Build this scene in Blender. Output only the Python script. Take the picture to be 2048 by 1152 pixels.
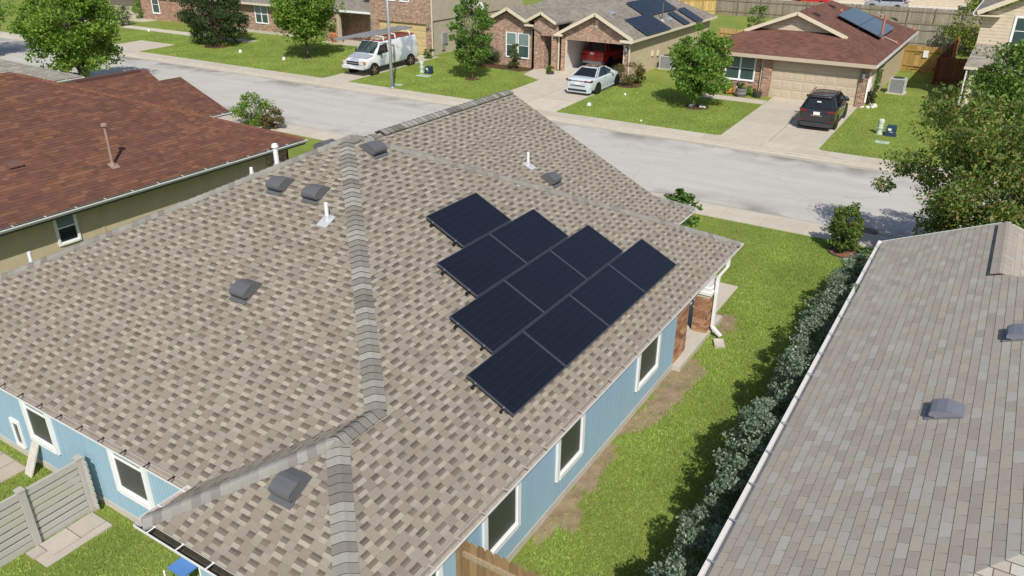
import bpy, bmesh, math, random
import numpy as np
from mathutils import Vector, Matrix
R = math.radians
for o in list(bpy.data.objects): bpy.data.objects.remove(o)
scn = bpy.context.scene
COL = scn.collection
rng = random.Random(7)

# ---------------------------------------------------------------- camera
FPX, PITCH, ROLL, YAW = 1554.885, 0.44871, 0.00576, -0.55855
CAM = np.array([4.9715, -19.1763, 10.1088])
fw = np.array([math.sin(YAW)*math.cos(PITCH), math.cos(YAW)*math.cos(PITCH), -math.sin(PITCH)])
rt0 = np.array([math.cos(YAW), -math.sin(YAW), 0.0]); up0 = np.cross(rt0, fw)
rt = math.cos(ROLL)*rt0 + math.sin(ROLL)*up0
up = -math.sin(ROLL)*rt0 + math.cos(ROLL)*up0
cd = bpy.data.cameras.new('camera'); cam = bpy.data.objects.new('camera', cd); COL.objects.link(cam)
cd.sensor_width = 36.0; cd.lens = FPX/2048*36.0; cd.clip_start = 0.1; cd.clip_end = 2000
cam.matrix_world = Matrix(((rt[0], up[0], -fw[0], CAM[0]), (rt[1], up[1], -fw[1], CAM[1]), (rt[2], up[2], -fw[2], CAM[2]), (0, 0, 0, 1)))
scn.camera = cam
# ---------------------------------------------------------------- sky, sun, exposure
SUN_EL = R(45.5); TOSUN = np.array([0.62, -0.785, 0.0])*math.cos(SUN_EL); TOSUN[2] = math.sin(SUN_EL)
w = bpy.data.worlds.new('World'); scn.world = w; w.use_nodes = True
nt = w.node_tree; bg = nt.nodes['Background']; sk = nt.nodes.new('ShaderNodeTexSky')
sk.sky_type = 'NISHITA'; sk.sun_disc = False; sk.sun_elevation = SUN_EL; sk.sun_rotation = math.atan2(TOSUN[0], TOSUN[1])
sk.air_density = 1.0; sk.dust_density = 1.2; sk.ozone_density = 1.0
nt.links.new(sk.outputs[0], bg.inputs[0]); bg.inputs[1].default_value = 0.11
sl = bpy.data.lights.new('sun', 'SUN'); sl.energy = 4.6; sl.angle = R(0.53); sl.color = (1.0, 0.955, 0.88)
so = bpy.data.objects.new('sun', sl); COL.objects.link(so)
so.rotation_euler = Vector(TOSUN.tolist()).to_track_quat('Z', 'Y').to_euler(); so.location = (20, -30, 40)
scn.view_settings.view_transform = 'Standard'; scn.view_settings.look = 'None'
scn.view_settings.exposure = 0.0; scn.view_settings.gamma = 1.0; scn.view_settings.use_curve_mapping = False

# ---------------------------------------------------------------- pixels of the photograph to points in the place
def ray(u, v): return fw*FPX + rt*(u-1024) + up*(576-v)
def atz(u, v, z=0.0): d = ray(u, v); return CAM + d*((z-CAM[2])/d[2])
def aty(u, v, y): d = ray(u, v); return CAM + d*((y-CAM[1])/d[1])
def atx(u, v, x): d = ray(u, v); return CAM + d*((x-CAM[0])/d[0])
def atplane(u, v, p, n): d = ray(u, v); return CAM + d*(np.dot(np.array(p)-CAM, n)/np.dot(d, n))
def gz(y): return 0.025*max(0.0, min(y, 29.0)-19.4)
def G(u, v):
    z = 0.0
    for _ in range(30): P = atz(u, v, z); z = gz(P[1])
    return P
def topix(P):
    d = np.asarray(P)-CAM; z = d@fw
    return 1024+FPX*(d@rt)/z, 576-FPX*(d@up)/z, z

# ---------------------------------------------------------------- mesh builder
class MB:
    def __init__(s): s.v = []; s.f = []; s.c = []
    def poly(s, pts, c=None):
        i = len(s.v); s.v.extend([tuple(map(float, p)) for p in pts]); s.f.append(tuple(range(i, i+len(pts)))); s.c.append(c); return s
    def hexa(s, b, t, c=None):
        i = len(s.v); n = len(b); s.v.extend([tuple(map(float, p)) for p in list(b)+list(t)])
        s.f.append(tuple(range(i+n-1, i-1, -1))); s.f.append(tuple(range(i+n, i+2*n)))
        for k in range(n): s.f.append((i+k, i+(k+1) % n, i+n+(k+1) % n, i+n+k))
        s.c.extend([c]*(n+2)); return s
    def box(s, x0, x1, y0, y1, z0, z1, c=None):
        if x0 > x1: x0, x1 = x1, x0
        if y0 > y1: y0, y1 = y1, y0
        if z0 > z1: z0, z1 = z1, z0
        q = [(x0, y0), (x1, y0), (x1, y1), (x0, y1)]
        return s.hexa([(a, b, z0) for a, b in q], [(a, b, z1) for a, b in q], c)
    def bar(s, p, q, wdt, hgt, c=None, upv=(0, 0, 1)):
        p = Vector(p); q = Vector(q); d = (q-p).normalized(); sd = d.cross(Vector(upv))
        if sd.length < 1e-4: sd = d.cross(Vector((1, 0, 0)))
        sd.normalize(); u = sd.cross(d)
        def ring(o): return [o-sd*wdt/2-u*hgt/2, o+sd*wdt/2-u*hgt/2, o+sd*wdt/2+u*hgt/2, o-sd*wdt/2+u*hgt/2]
        return s.hexa(ring(p), ring(q), c)
    def tube(s, pts, rad, n=8, c=None, cap=True):
        pts = [Vector(p) for p in pts]
        if not hasattr(rad, '__len__'): rad = [rad]*len(pts)
        base = len(s.v); ref = None
        for k, p in enumerate(pts):
            d = (pts[min(k+1, len(pts)-1)]-pts[max(k-1, 0)]).normalized()
            if ref is None: ref = Vector((1, 0, 0)) if abs(d.x) < .9 else Vector((0, 1, 0))
            a = (ref-d*ref.dot(d)).normalized(); b = d.cross(a); ref = a
            for j in range(n):
                t = 2*math.pi*j/n; s.v.append(tuple(p+(a*math.cos(t)+b*math.sin(t))*rad[k]))
        for k in range(len(pts)-1):
            for j in range(n):
                s.f.append((base+k*n+j, base+k*n+(j+1) % n, base+(k+1)*n+(j+1) % n, base+(k+1)*n+j)); s.c.append(c)
        if cap:
            s.f.append(tuple(base+j for j in range(n-1, -1, -1))); s.f.append(tuple(base+(len(pts)-1)*n+j for j in range(n))); s.c += [c, c]
        return s
    def lathe(s, prof, cx=0, cy=0, cz=0, n=16, c=None, axis='z'):
        base = len(s.v)
        for r, h in prof:
            for j in range(n):
                t = 2*math.pi*j/n; a, b = r*math.cos(t), r*math.sin(t)
                s.v.append((cx+a, cy+b, cz+h) if axis == 'z' else (cx+h, cy+a, cz+b))
        for k in range(len(prof)-1):
            for j in range(n):
                s.f.append((base+k*n+j, base+k*n+(j+1) % n, base+(k+1)*n+(j+1) % n, base+(k+1)*n+j)); s.c.append(c)
        s.f.append(tuple(base+j for j in range(n-1, -1, -1))); s.f.append(tuple(base+(len(prof)-1)*n+j for j in range(n))); s.c += [c, c]
        return s
    def slab(s, poly, th, c=None, n=(0, 0, 1)):
        n = np.array(n, float); p = [np.array(q, float) for q in poly]
        return s.hexa([q-n*th for q in p], p, c)
    def mesh(s, name, mat, smooth=False):
        m = bpy.data.meshes.new(name); m.from_pydata(s.v, [], s.f)
        if any(c is not None for c in s.c):
            at = m.color_attributes.new('Col', 'FLOAT_COLOR', 'CORNER'); arr = []
            for f, c in zip(s.f, s.c):
                c = c or (.5, .5, .5); arr.extend((c[0], c[1], c[2], 1.0)*len(f))
            at.data.foreach_set('color', np.array(arr, 'f'))
        if mat: m.materials.append(mat)
        if smooth: m.polygons.foreach_set('use_smooth', [True]*len(m.polygons))
        m.update(); return m
    def build(s, name, mat, parent=None, smooth=False, local=False):
        return link(name, s.mesh(name, mat, smooth), parent, local)
def link(name, m, parent=None, local=False):
    o = bpy.data.objects.new(name, m); COL.objects.link(o)
    if parent is not None:
        o.parent = parent
        if not local:
            par = parent; M = Matrix.Identity(4)
            while par is not None:
                M = (Matrix.Translation(par.location) @ par.rotation_euler.to_matrix().to_4x4()) if par.parent is None else M
                par = par.parent
            if parent.parent is None: o.matrix_parent_inverse = M.inverted()
    return o
def tag(o, label=None, cat=None, group=None, kind=None):
    if label: o['label'] = label
    if cat: o['category'] = cat
    if group: o['group'] = group
    if kind: o['kind'] = kind
    return o
def thing(name, label, cat, loc=(0, 0, 0), rz=0, group=None, rx=0):
    o = bpy.data.objects.new(name, None); COL.objects.link(o); o.empty_display_size = .2
    o.location = tuple(float(t) for t in loc); o.rotation_euler = (rx, 0, rz)
    return tag(o, label, cat, group)
def struct(name, mb, mat, label=None):
    o = mb.build(name, mat); o['kind'] = 'structure'
    if label: o['label'] = label
    return o
def copytree(o, parent=None):
    c = o.copy(); COL.objects.link(c); c.parent = parent
    for ch in list(o.children): copytree(ch, c)
    return c

# ---------------------------------------------------------------- materials
MATS = {}
def pm(name, col=(.5, .5, .5), rough=.7, metal=0.0, attr=False, vary=None, bump=None, spec=.4, coat=0.0, trans=None):
    """principled material; vary=(scale, amount[, stretch xyz]) colour mottling, bump=(scale, strength)"""
    if name in MATS: return MATS[name]
    m = bpy.data.materials.new(name); m.use_nodes = True; n = m.node_tree; b = n.nodes['Principled BSDF']; L = n.links.new
    b.inputs['Roughness'].default_value = rough; b.inputs['Metallic'].default_value = metal
    b.inputs['Specular IOR Level'].default_value = spec; b.inputs['Coat Weight'].default_value = coat; b.inputs['Coat Roughness'].default_value = .05
    b.inputs['Base Color'].default_value = (*col, 1); src = None
    tc = n.nodes.new('ShaderNodeTexCoord')
    if attr:
        a = n.nodes.new('ShaderNodeAttribute'); a.attribute_name = 'Col'; src = a.outputs['Color']
    if vary:
        mp = n.nodes.new('ShaderNodeMapping'); L(tc.outputs['Object'], mp.inputs[0])
        if len(vary) > 2: mp.inputs['Scale'].default_value = vary[2]
        tx = n.nodes.new('ShaderNodeTexNoise'); tx.inputs['Scale'].default_value = vary[0]; tx.inputs['Detail'].default_value = 5; tx.inputs['Roughness'].default_value = .65
        L(mp.outputs[0], tx.inputs['Vector'])
        mr = n.nodes.new('ShaderNodeMapRange'); mr.inputs[1].default_value = .25; mr.inputs[2].default_value = .75
        mr.inputs[3].default_value = 1-vary[1]; mr.inputs[4].default_value = 1+vary[1]; L(tx.outputs['Fac'], mr.inputs[0])
        vm = n.nodes.new('ShaderNodeVectorMath'); vm.operation = 'SCALE'; L(mr.outputs[0], vm.inputs['Scale'])
        if src: L(src, vm.inputs[0])
        else: vm.inputs[0].default_value = col
        src = vm.outputs[0]
    if src: L(src, b.inputs['Base Color'])
    if bump:
        t2 = n.nodes.new('ShaderNodeTexNoise'); t2.inputs['Scale'].default_value = bump[0]; t2.inputs['Detail'].default_value = 4; L(tc.outputs['Object'], t2.inputs['Vector'])
        bp = n.nodes.new('ShaderNodeBump'); bp.inputs['Strength'].default_value = bump[1]; bp.inputs['Distance'].default_value = .01; L(t2.outputs['Fac'], bp.inputs['Height']); L(bp.outputs[0], b.inputs['Normal'])
    MATS[name] = m; return m
def wallcoords(n):
    """(along the wall, height) for axis-aligned walls, in metres"""
    L = n.links.new; g = n.nodes.new('ShaderNodeNewGeometry'); sp = n.nodes.new('ShaderNodeSeparateXYZ'); L(g.outputs['Position'], sp.inputs[0])
    sn = n.nodes.new('ShaderNodeSeparateXYZ'); L(g.outputs['Normal'], sn.inputs[0])
    ab = n.nodes.new('ShaderNodeMath'); ab.operation = 'ABSOLUTE'; L(sn.outputs[0], ab.inputs[0])
    gt = n.nodes.new('ShaderNodeMath'); gt.operation = 'GREATER_THAN'; gt.inputs[1].default_value = .7; L(ab.outputs[0], gt.inputs[0])
    mx = n.nodes.new('ShaderNodeMix'); L(gt.outputs[0], mx.inputs[0]); L(sp.outputs[0], mx.inputs[2]); L(sp.outputs[1], mx.inputs[3])
    cb = n.nodes.new('ShaderNodeCombineXYZ'); L(mx.outputs[0], cb.inputs[0]); L(sp.outputs[2], cb.inputs[1]); return cb.outputs[0]
def brickmat(name, c1, c2, mortar, bw=.21, bh=.075):
    if name in MATS: return MATS[name]
    m = bpy.data.materials.new(name); m.use_nodes = True; n = m.node_tree; b = n.nodes['Principled BSDF']; L = n.links.new
    co = wallcoords(n); br = n.nodes.new('ShaderNodeTexBrick'); L(co, br.inputs['Vector'])
    br.inputs['Scale'].default_value = 1; br.inputs['Brick Width'].default_value = bw; br.inputs['Row Height'].default_value = bh; br.inputs['Mortar Size'].default_value = .009
    br.inputs['Bias'].default_value = -.1
    wn = n.nodes.new('ShaderNodeTexNoise'); wn.inputs['Scale'].default_value = 5.5; wn.inputs['Detail'].default_value = 4; wn.inputs['Roughness'].default_value = .75; L(co, wn.inputs['Vector'])
    rp = n.nodes.new('ShaderNodeValToRGB'); e = rp.color_ramp.elements; e[0].position = .33; e[0].color = (*c1, 1); e[1].position = .62; e[1].color = (*c2, 1)
    k = rp.color_ramp.elements.new(.72); k.color = (min(1, c2[0]*1.5), min(1, c2[1]*1.7), min(1, c2[2]*1.8), 1); L(wn.outputs['Fac'], rp.inputs[0])
    br.inputs['Color1'].default_value = (.5, .5, .52, 1); br.inputs['Color2'].default_value = (1.5, 1.48, 1.45, 1)
    ml = n.nodes.new('ShaderNodeVectorMath'); ml.operation = 'MULTIPLY'; L(rp.outputs[0], ml.inputs[0]); br.inputs['Mortar'].default_value = (1, 1, 1, 1); L(br.outputs['Color'], ml.inputs[1])
    mx = n.nodes.new('ShaderNodeMix'); mx.data_type = 'RGBA'; L(br.outputs['Fac'], mx.inputs[0]); L(ml.outputs[0], mx.inputs[6]); mx.inputs[7].default_value = (*mortar, 1)
    L(mx.outputs[2], b.inputs['Base Color']); b.inputs['Roughness'].default_value = .9; b.inputs['Specular IOR Level'].default_value = .2
    bp = n.nodes.new('ShaderNodeBump'); bp.invert = True; bp.inputs['Distance'].default_value = .008; L(br.outputs['Fac'], bp.inputs['Height']); L(bp.outputs[0], b.inputs['Normal'])
    MATS[name] = m; return m
def groovemat(name, col, spacing, vertical=True, depth=.01, amt=.1):
    """painted siding with fine grooves"""
    if name in MATS: return MATS[name]
    m = bpy.data.materials.new(name); m.use_nodes = True; n = m.node_tree; b = n.nodes['Principled BSDF']; L = n.links.new
    co = wallcoords(n); sp = n.nodes.new('ShaderNodeSeparateXYZ'); L(co, sp.inputs[0])
    dv = n.nodes.new('ShaderNodeMath'); dv.operation = 'DIVIDE'; L(sp.outputs[0 if vertical else 1], dv.inputs[0]); dv.inputs[1].default_value = spacing
    fr = n.nodes.new('ShaderNodeMath'); fr.operation = 'FRACT'; L(dv.outputs[0], fr.inputs[0])
    gt = n.nodes.new('ShaderNodeMath'); gt.operation = 'LESS_THAN'; L(fr.outputs[0], gt.inputs[0]); gt.inputs[1].default_value = .1
    tx = n.nodes.new('ShaderNodeTexNoise'); tx.inputs['Scale'].default_value = 2.5; tx.inputs['Detail'].default_value = 5; L(co, tx.inputs['Vector'])
    mr = n.nodes.new('ShaderNodeMapRange'); mr.inputs[1].default_value = .25; mr.inputs[2].default_value = .75; mr.inputs[3].default_value = 1-amt; mr.inputs[4].default_value = 1+amt; L(tx.outputs['Fac'], mr.inputs[0])
    vm = n.nodes.new('ShaderNodeVectorMath'); vm.operation = 'SCALE'; vm.inputs[0].default_value = col; L(mr.outputs[0], vm.inputs['Scale']); L(vm.outputs[0], b.inputs['Base Color'])
    b.inputs['Roughness'].default_value = .75; b.inputs['Specular IOR Level'].default_value = .25
    bp = n.nodes.new('ShaderNodeBump'); bp.invert = True; bp.inputs['Distance'].default_value = depth; L(gt.outputs[0], bp.inputs['Height']); L(bp.outputs[0], b.inputs['Normal'])
    MATS[name] = m; return m
def shinglemat(name, cols, cw=.30, ch=.14):
    """far roofs, where single shingles are too small to pick apart"""
    if name in MATS: return MATS[name]
    m = bpy.data.materials.new(name); m.use_nodes = True; n = m.node_tree; b = n.nodes['Principled BSDF']; L = n.links.new
    g = n.nodes.new('ShaderNodeNewGeometry'); sp = n.nodes.new('ShaderNodeSeparateXYZ'); L(g.outputs['Position'], sp.inputs[0])
    sn = n.nodes.new('ShaderNodeSeparateXYZ'); L(g.outputs['Normal'], sn.inputs[0])
    def mth(op, a, bb=None):
        k = n.nodes.new('ShaderNodeMath'); k.operation = op
        for i, q in enumerate((a, bb)):
            if q is None: continue
            if isinstance(q, (int, float)): k.inputs[i].default_value = q
            else: L(q, k.inputs[i])
        return k.outputs[0]
    ax = mth('ABSOLUTE', sn.outputs[0]); ay = mth('ABSOLUTE', sn.outputs[1]); gt = mth('GREATER_THAN', ax, ay)
    mx = n.nodes.new('ShaderNodeMix'); L(gt, mx.inputs[0]); L(sp.outputs[0], mx.inputs[2]); L(sp.outputs[1], mx.inputs[3])
    row = mth('FLOOR', mth('DIVIDE', sp.outputs[2], ch*.45)); colm = mth('FLOOR', mth('DIVIDE', mth('ADD', mx.outputs[0], mth('MULTIPLY', row, cw*.37)), cw))
    cb = n.nodes.new('ShaderNodeCombineXYZ'); L(row, cb.inputs[0]); L(colm, cb.inputs[1])
    wn = n.nodes.new('ShaderNodeTexWhiteNoise'); wn.noise_dimensions = '2D'; L(cb.outputs[0], wn.inputs['Vector'])
    rp = n.nodes.new('ShaderNodeValToRGB'); rp.color_ramp.interpolation = 'LINEAR'; el = rp.color_ramp.elements
    el[0].color = (*cols[0], 1); el[1].color = (*cols[-1], 1)
    for i, c in enumerate(cols[1:-1]): q = el.new((i+1)/(len(cols)-1)); q.color = (*c, 1)
    L(wn.outputs['Value'], rp.inputs[0])
    fr = mth('FRACT', mth('DIVIDE', sp.outputs[2], ch*.45)); ed = mth('LESS_THAN', fr, .18)
    t = n.nodes.new('ShaderNodeTexNoise'); t.inputs['Scale'].default_value = .7; t.inputs['Detail'].default_value = 4; L(g.outputs['Position'], t.inputs['Vector'])
    mr = n.nodes.new('ShaderNodeMapRange'); mr.inputs[1].default_value = .3; mr.inputs[2].default_value = .7; mr.inputs[3].default_value = .88; mr.inputs[4].default_value = 1.1; L(t.outputs['Fac'], mr.inputs[0])
    vm = n.nodes.new('ShaderNodeVectorMath'); vm.operation = 'SCALE'; L(rp.outputs[0], vm.inputs[0]); L(mr.outputs[0], vm.inputs['Scale']); L(vm.outputs[0], b.inputs['Base Color'])
    b.inputs['Roughness'].default_value = .95; b.inputs['Specular IOR Level'].default_value = .15
    bp = n.nodes.new('ShaderNodeBump'); bp.invert = True; bp.inputs['Distance'].default_value = .012; L(ed, bp.inputs['Height']); L(bp.outputs[0], b.inputs['Normal'])
    MATS[name] = m; return m
def leafmat(name):
    if name in MATS: return MATS[name]
    m = bpy.data.materials.new(name); m.use_nodes = True; n = m.node_tree; L = n.links.new
    n.nodes.remove(n.nodes['Principled BSDF']); out = n.nodes['Material Output']
    a = n.nodes.new('ShaderNodeAttribute'); a.attribute_name = 'Col'
    d = n.nodes.new('ShaderNodeBsdfPrincipled'); d.inputs['Roughness'].default_value = .55; d.inputs['Specular IOR Level'].default_value = .3; L(a.outputs['Color'], d.inputs['Base Color'])
    t = n.nodes.new('ShaderNodeBsdfTranslucent'); vm = n.nodes.new('ShaderNodeVectorMath'); vm.operation = 'MULTIPLY'; vm.inputs[1].default_value = (1.3, 1.35, .5); L(a.outputs['Color'], vm.inputs[0]); L(vm.outputs[0], t.inputs[0])
    mx = n.nodes.new('ShaderNodeMixShader'); mx.inputs[0].default_value = .4; L(d.outputs[0], mx.inputs[1]); L(t.outputs[0], mx.inputs[2]); L(mx.outputs[0], out.inputs[0])
    MATS[name] = m; return m
def groundmat():
    m = bpy.data.materials.new('lawn_grass'); m.use_nodes = True; n = m.node_tree; b = n.nodes['Principled BSDF']; L = n.links.new
    g = n.nodes.new('ShaderNodeNewGeometry')
    def noise(sc, det=5, ro=.6):
        t = n.nodes.new('ShaderNodeTexNoise'); t.inputs['Scale'].default_value = sc; t.inputs['Detail'].default_value = det; t.inputs['Roughness'].default_value = ro; L(g.outputs['Position'], t.inputs['Vector']); return t.outputs['Fac']
    rp = n.nodes.new('ShaderNodeValToRGB'); e = rp.color_ramp.elements
    e[0].position = .28; e[0].color = (.132, .182, .038, 1); e[1].position = .75; e[1].color = (.29, .30, .075, 1)
    q = e.new(.48); q.color = (.200, .254, .053, 1); q = e.new(.6); q.color = (.25, .294, .068, 1)
    mxn = n.nodes.new('ShaderNodeMath'); mxn.operation = 'MULTIPLY_ADD'; L(noise(.45, 6, .62), mxn.inputs[0]); mxn.inputs[1].default_value = .62
    s2 = n.nodes.new('ShaderNodeMath'); s2.operation = 'MULTIPLY'; L(noise(22, 4, .7), s2.inputs[0]); s2.inputs[1].default_value = .38; L(s2.outputs[0], mxn.inputs[2])
    L(mxn.outputs[0], rp.inputs[0])
    fine = noise(60, 3, .8); mr = n.nodes.new('ShaderNodeMapRange'); mr.inputs[1].default_value = .3; mr.inputs[2].default_value = .7; mr.inputs[3].default_value = .62; mr.inputs[4].default_value = 1.3; L(fine, mr.inputs[0])
    vm = n.nodes.new('ShaderNodeVectorMath'); vm.operation = 'SCALE'; L(rp.outputs[0], vm.inputs[0]); L(mr.outputs[0], vm.inputs['Scale']); L(vm.outputs[0], b.inputs['Base Color'])
    b.inputs['Roughness'].default_value = .95; b.inputs['Specular IOR Level'].default_value = .1
    bp = n.nodes.new('ShaderNodeBump'); bp.inputs['Strength'].default_value = .7; bp.inputs['Distance'].default_value = .04; L(noise(35, 4, .8), bp.inputs['Height']); L(bp.outputs[0], b.inputs['Normal'])
    return m
def roadmat():
    m = bpy.data.materials.new('worn_pale_asphalt'); m.use_nodes = True; n = m.node_tree; b = n.nodes['Principled BSDF']; L = n.links.new
    g = n.nodes.new('ShaderNodeNewGeometry'); mp = n.nodes.new('ShaderNodeMapping'); mp.inputs['Scale'].default_value = (.25, 1.2, 1); L(g.outputs['Position'], mp.inputs[0])
    t = n.nodes.new('ShaderNodeTexNoise'); t.inputs['Scale'].default_value = .9; t.inputs['Detail'].default_value = 7; t.inputs['Roughness'].default_value = .65; L(mp.outputs[0], t.inputs['Vector'])
    rp = n.nodes.new('ShaderNodeValToRGB'); e = rp.color_ramp.elements; e[0].position = .3; e[0].color = (.425, .40, .362, 1); e[1].position = .65; e[1].color = (.495, .472, .435, 1); L(t.outputs['Fac'], rp.inputs[0])
    # long hairline cracks and a stained band of silt along each gutter
    vo = n.nodes.new('ShaderNodeTexVoronoi'); vo.feature = 'DISTANCE_TO_EDGE'; vo.inputs['Scale'].default_value = .23
    wp = n.nodes.new('ShaderNodeTexNoise'); wp.inputs['Scale'].default_value = .8; wp.inputs['Detail'].default_value = 6; L(g.outputs['Position'], wp.inputs['Vector'])
    ad = n.nodes.new('ShaderNodeVectorMath'); ad.operation = 'MULTIPLY_ADD'; L(wp.outputs['Color'], ad.inputs[0]); ad.inputs[1].default_value = (1.6, 1.6, 1.6); L(g.outputs['Position'], ad.inputs[2]); L(ad.outputs[0], vo.inputs['Vector'])
    lt = n.nodes.new('ShaderNodeMath'); lt.operation = 'LESS_THAN'; lt.inputs[1].default_value = .0034; L(vo.outputs['Distance'], lt.inputs[0])
    m2 = n.nodes.new('ShaderNodeMath'); m2.operation = 'MULTIPLY'; L(lt.outputs[0], m2.inputs[0]); m2.inputs[1].default_value = .28
    mx = n.nodes.new('ShaderNodeMix'); mx.data_type = 'RGBA'; L(m2.outputs[0], mx.inputs[0]); L(rp.outputs[0], mx.inputs[6]); mx.inputs[7].default_value = (.16, .15, .14, 1)
    sp = n.nodes.new('ShaderNodeSeparateXYZ'); L(g.outputs['Position'], sp.inputs[0])
    def band(y0, wd):
        a = n.nodes.new('ShaderNodeMath'); a.operation = 'SUBTRACT'; L(sp.outputs[1], a.inputs[0]); a.inputs[1].default_value = y0
        c = n.nodes.new('ShaderNodeMath'); c.operation = 'ABSOLUTE'; L(a.outputs[0], c.inputs[0])
        r = n.nodes.new('ShaderNodeMapRange'); r.inputs[1].default_value = 0; r.inputs[2].default_value = wd; r.inputs[3].default_value = 1; r.inputs[4].default_value = 0; L(c.outputs[0], r.inputs[0]); return r.outputs[0]
    bs = n.nodes.new('ShaderNodeMath'); bs.operation = 'MAXIMUM'; L(band(9.5, 1.5), bs.inputs[0]); L(band(17.9, 2.0), bs.inputs[1])
    t3 = n.nodes.new('ShaderNodeTexNoise'); t3.inputs['Scale'].default_value = .55; t3.inputs['Detail'].default_value = 6; L(g.outputs['Position'], t3.inputs['Vector'])
    r3 = n.nodes.new('ShaderNodeMapRange'); r3.inputs[1].default_value = .42; r3.inputs[2].default_value = .62; L(t3.outputs['Fac'], r3.inputs[0])
    mm = n.nodes.new('ShaderNodeMath'); mm.operation = 'MULTIPLY'; L(bs.outputs[0], mm.inputs[0]); L(r3.outputs[0], mm.inputs[1])
    m4 = n.nodes.new('ShaderNodeMath'); m4.operation = 'MULTIPLY'; m4.use_clamp = True; L(mm.outputs[0], m4.inputs[0]); m4.inputs[1].default_value = .95
    mx2 = n.nodes.new('ShaderNodeMix'); mx2.data_type = 'RGBA'; L(m4.outputs[0], mx2.inputs[0]); L(mx.outputs[2], mx2.inputs[6]); mx2.inputs[7].default_value = (.20, .18, .155, 1)
    f = n.nodes.new('ShaderNodeTexNoise'); f.inputs['Scale'].default_value = 45; f.inputs['Detail'].default_value = 3; L(g.outputs['Position'], f.inputs['Vector'])
    mr = n.nodes.new('ShaderNodeMapRange'); mr.inputs[1].default_value = .3; mr.inputs[2].default_value = .7; mr.inputs[3].default_value = .9; mr.inputs[4].default_value = 1.1; L(f.outputs['Fac'], mr.inputs[0])
    vm = n.nodes.new('ShaderNodeVectorMath'); vm.operation = 'SCALE'; L(mx2.outputs[2], vm.inputs[0]); L(mr.outputs[0], vm.inputs['Scale']); L(vm.outputs[0], b.inputs['Base Color'])
    b.inputs['Roughness'].default_value = .9; b.inputs['Specular IOR Level'].default_value = .2
    return m
M_GRASS = groundmat(); M_ROAD = roadmat()
M_CONC = pm('weathered_concrete', attr=True, rough=.9, vary=(1.7, .10), bump=(60, .15), spec=.2)
M_CONC2 = pm('foundation_concrete', (.50, .46, .40), rough=.9, vary=(3, .12), bump=(40, .2), spec=.2)
M_SHING = pm('granule_shingle', attr=True, rough=.95, vary=(55, .14), bump=(140, .35), spec=.15)
M_DECK = pm('roof_deck', (.14, .12, .10), rough=.95)
M_WHITE = pm('white_trim_paint', (.80, .80, .80), rough=.45, vary=(2, .03))
M_GUTTER = pm('white_gutter_aluminium', (.72, .71, .70), rough=.4, vary=(4, .05))
M_GUTIN = pm('gutter_inside', (.37, .325, .28), rough=.8, vary=(3, .25, (1, 6, 1)))
M_GUTDARK = pm('gutter_inside_dirty', (.055, .05, .035), rough=.8, vary=(9, .4))
M_BLUE = pm('blue_siding_paint', (.305, .455, .565), rough=.7, vary=(1.5, .06, (8, 8, .5)), spec=.25)
M_GLASS = pm('window_glass', (.025, .032, .034), rough=.04, spec=.8)
M_BLIND = pm('glass_over_blinds', (.17, .24, .23), rough=.06, spec=.7)
M_SCREEN = pm('window_screen', (.05, .058, .05), rough=.35, spec=.3)
M_VENT = pm('grey_vent_metal', (.125, .127, .135), rough=.5, metal=.15, spec=.4)
M_PVC = pm('white_pvc', (.72, .72, .74), rough=.5)
M_FLASH = pm('lead_flashing', (.52, .52, .54), rough=.5, metal=.2)
M_BLACK = pm('black_hardware', (.012, .012, .013), rough=.45)
M_TYRE = pm('tyre_rubber', (.02, .02, .021), rough=.85)
M_RIM = pm('dark_rim', (.03, .03, .032), rough=.35, metal=.6)
M_STEEL = pm('galvanised_steel', (.46, .48, .50), rough=.4, metal=.6, vary=(3, .08))
M_BARK = pm('bark', (.13, .10, .075), rough=.95, vary=(12, .3, (1, 1, .3)))
M_LEAF = leafmat('leaf')
M_SOIL = pm('bare_soil', (.27, .20, .135), rough=.98, vary=(3.2, .35), bump=(25, .6), spec=.1)
M_MULCH = pm('dark_mulch', (.09, .05, .032), rough=.98, vary=(14, .4), bump=(40, .8), spec=.1)
M_BRICK = brickmat('red_brown_brick', (.24, .105, .06), (.44, .25, .165), (.52, .45, .38))
M_BRICK2 = brickmat('tan_mixed_brick', (.27, .135, .085), (.47, .29, .20), (.55, .48, .40))
M_TAN = groovemat('tan_panel_siding', (.53, .44, .29), .2)
M_TANGREY = groovemat('grey_tan_panel_siding', (.43, .375, .285), .3)
M_CREAM = groovemat('cream_lap_siding', (.60, .51, .38), .18, vertical=False, depth=.02)
M_CREAMP = pm('cream_trim_paint', (.66, .58, .44), rough=.6, vary=(3, .05))
M_TANDOOR = pm('tan_garage_door', (.50, .42, .31), rough=.55, vary=(1.2, .04))
M_YELDOOR = pm('yellow_garage_door', (.58, .44, .22), rough=.55, vary=(1.2, .05))

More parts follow.
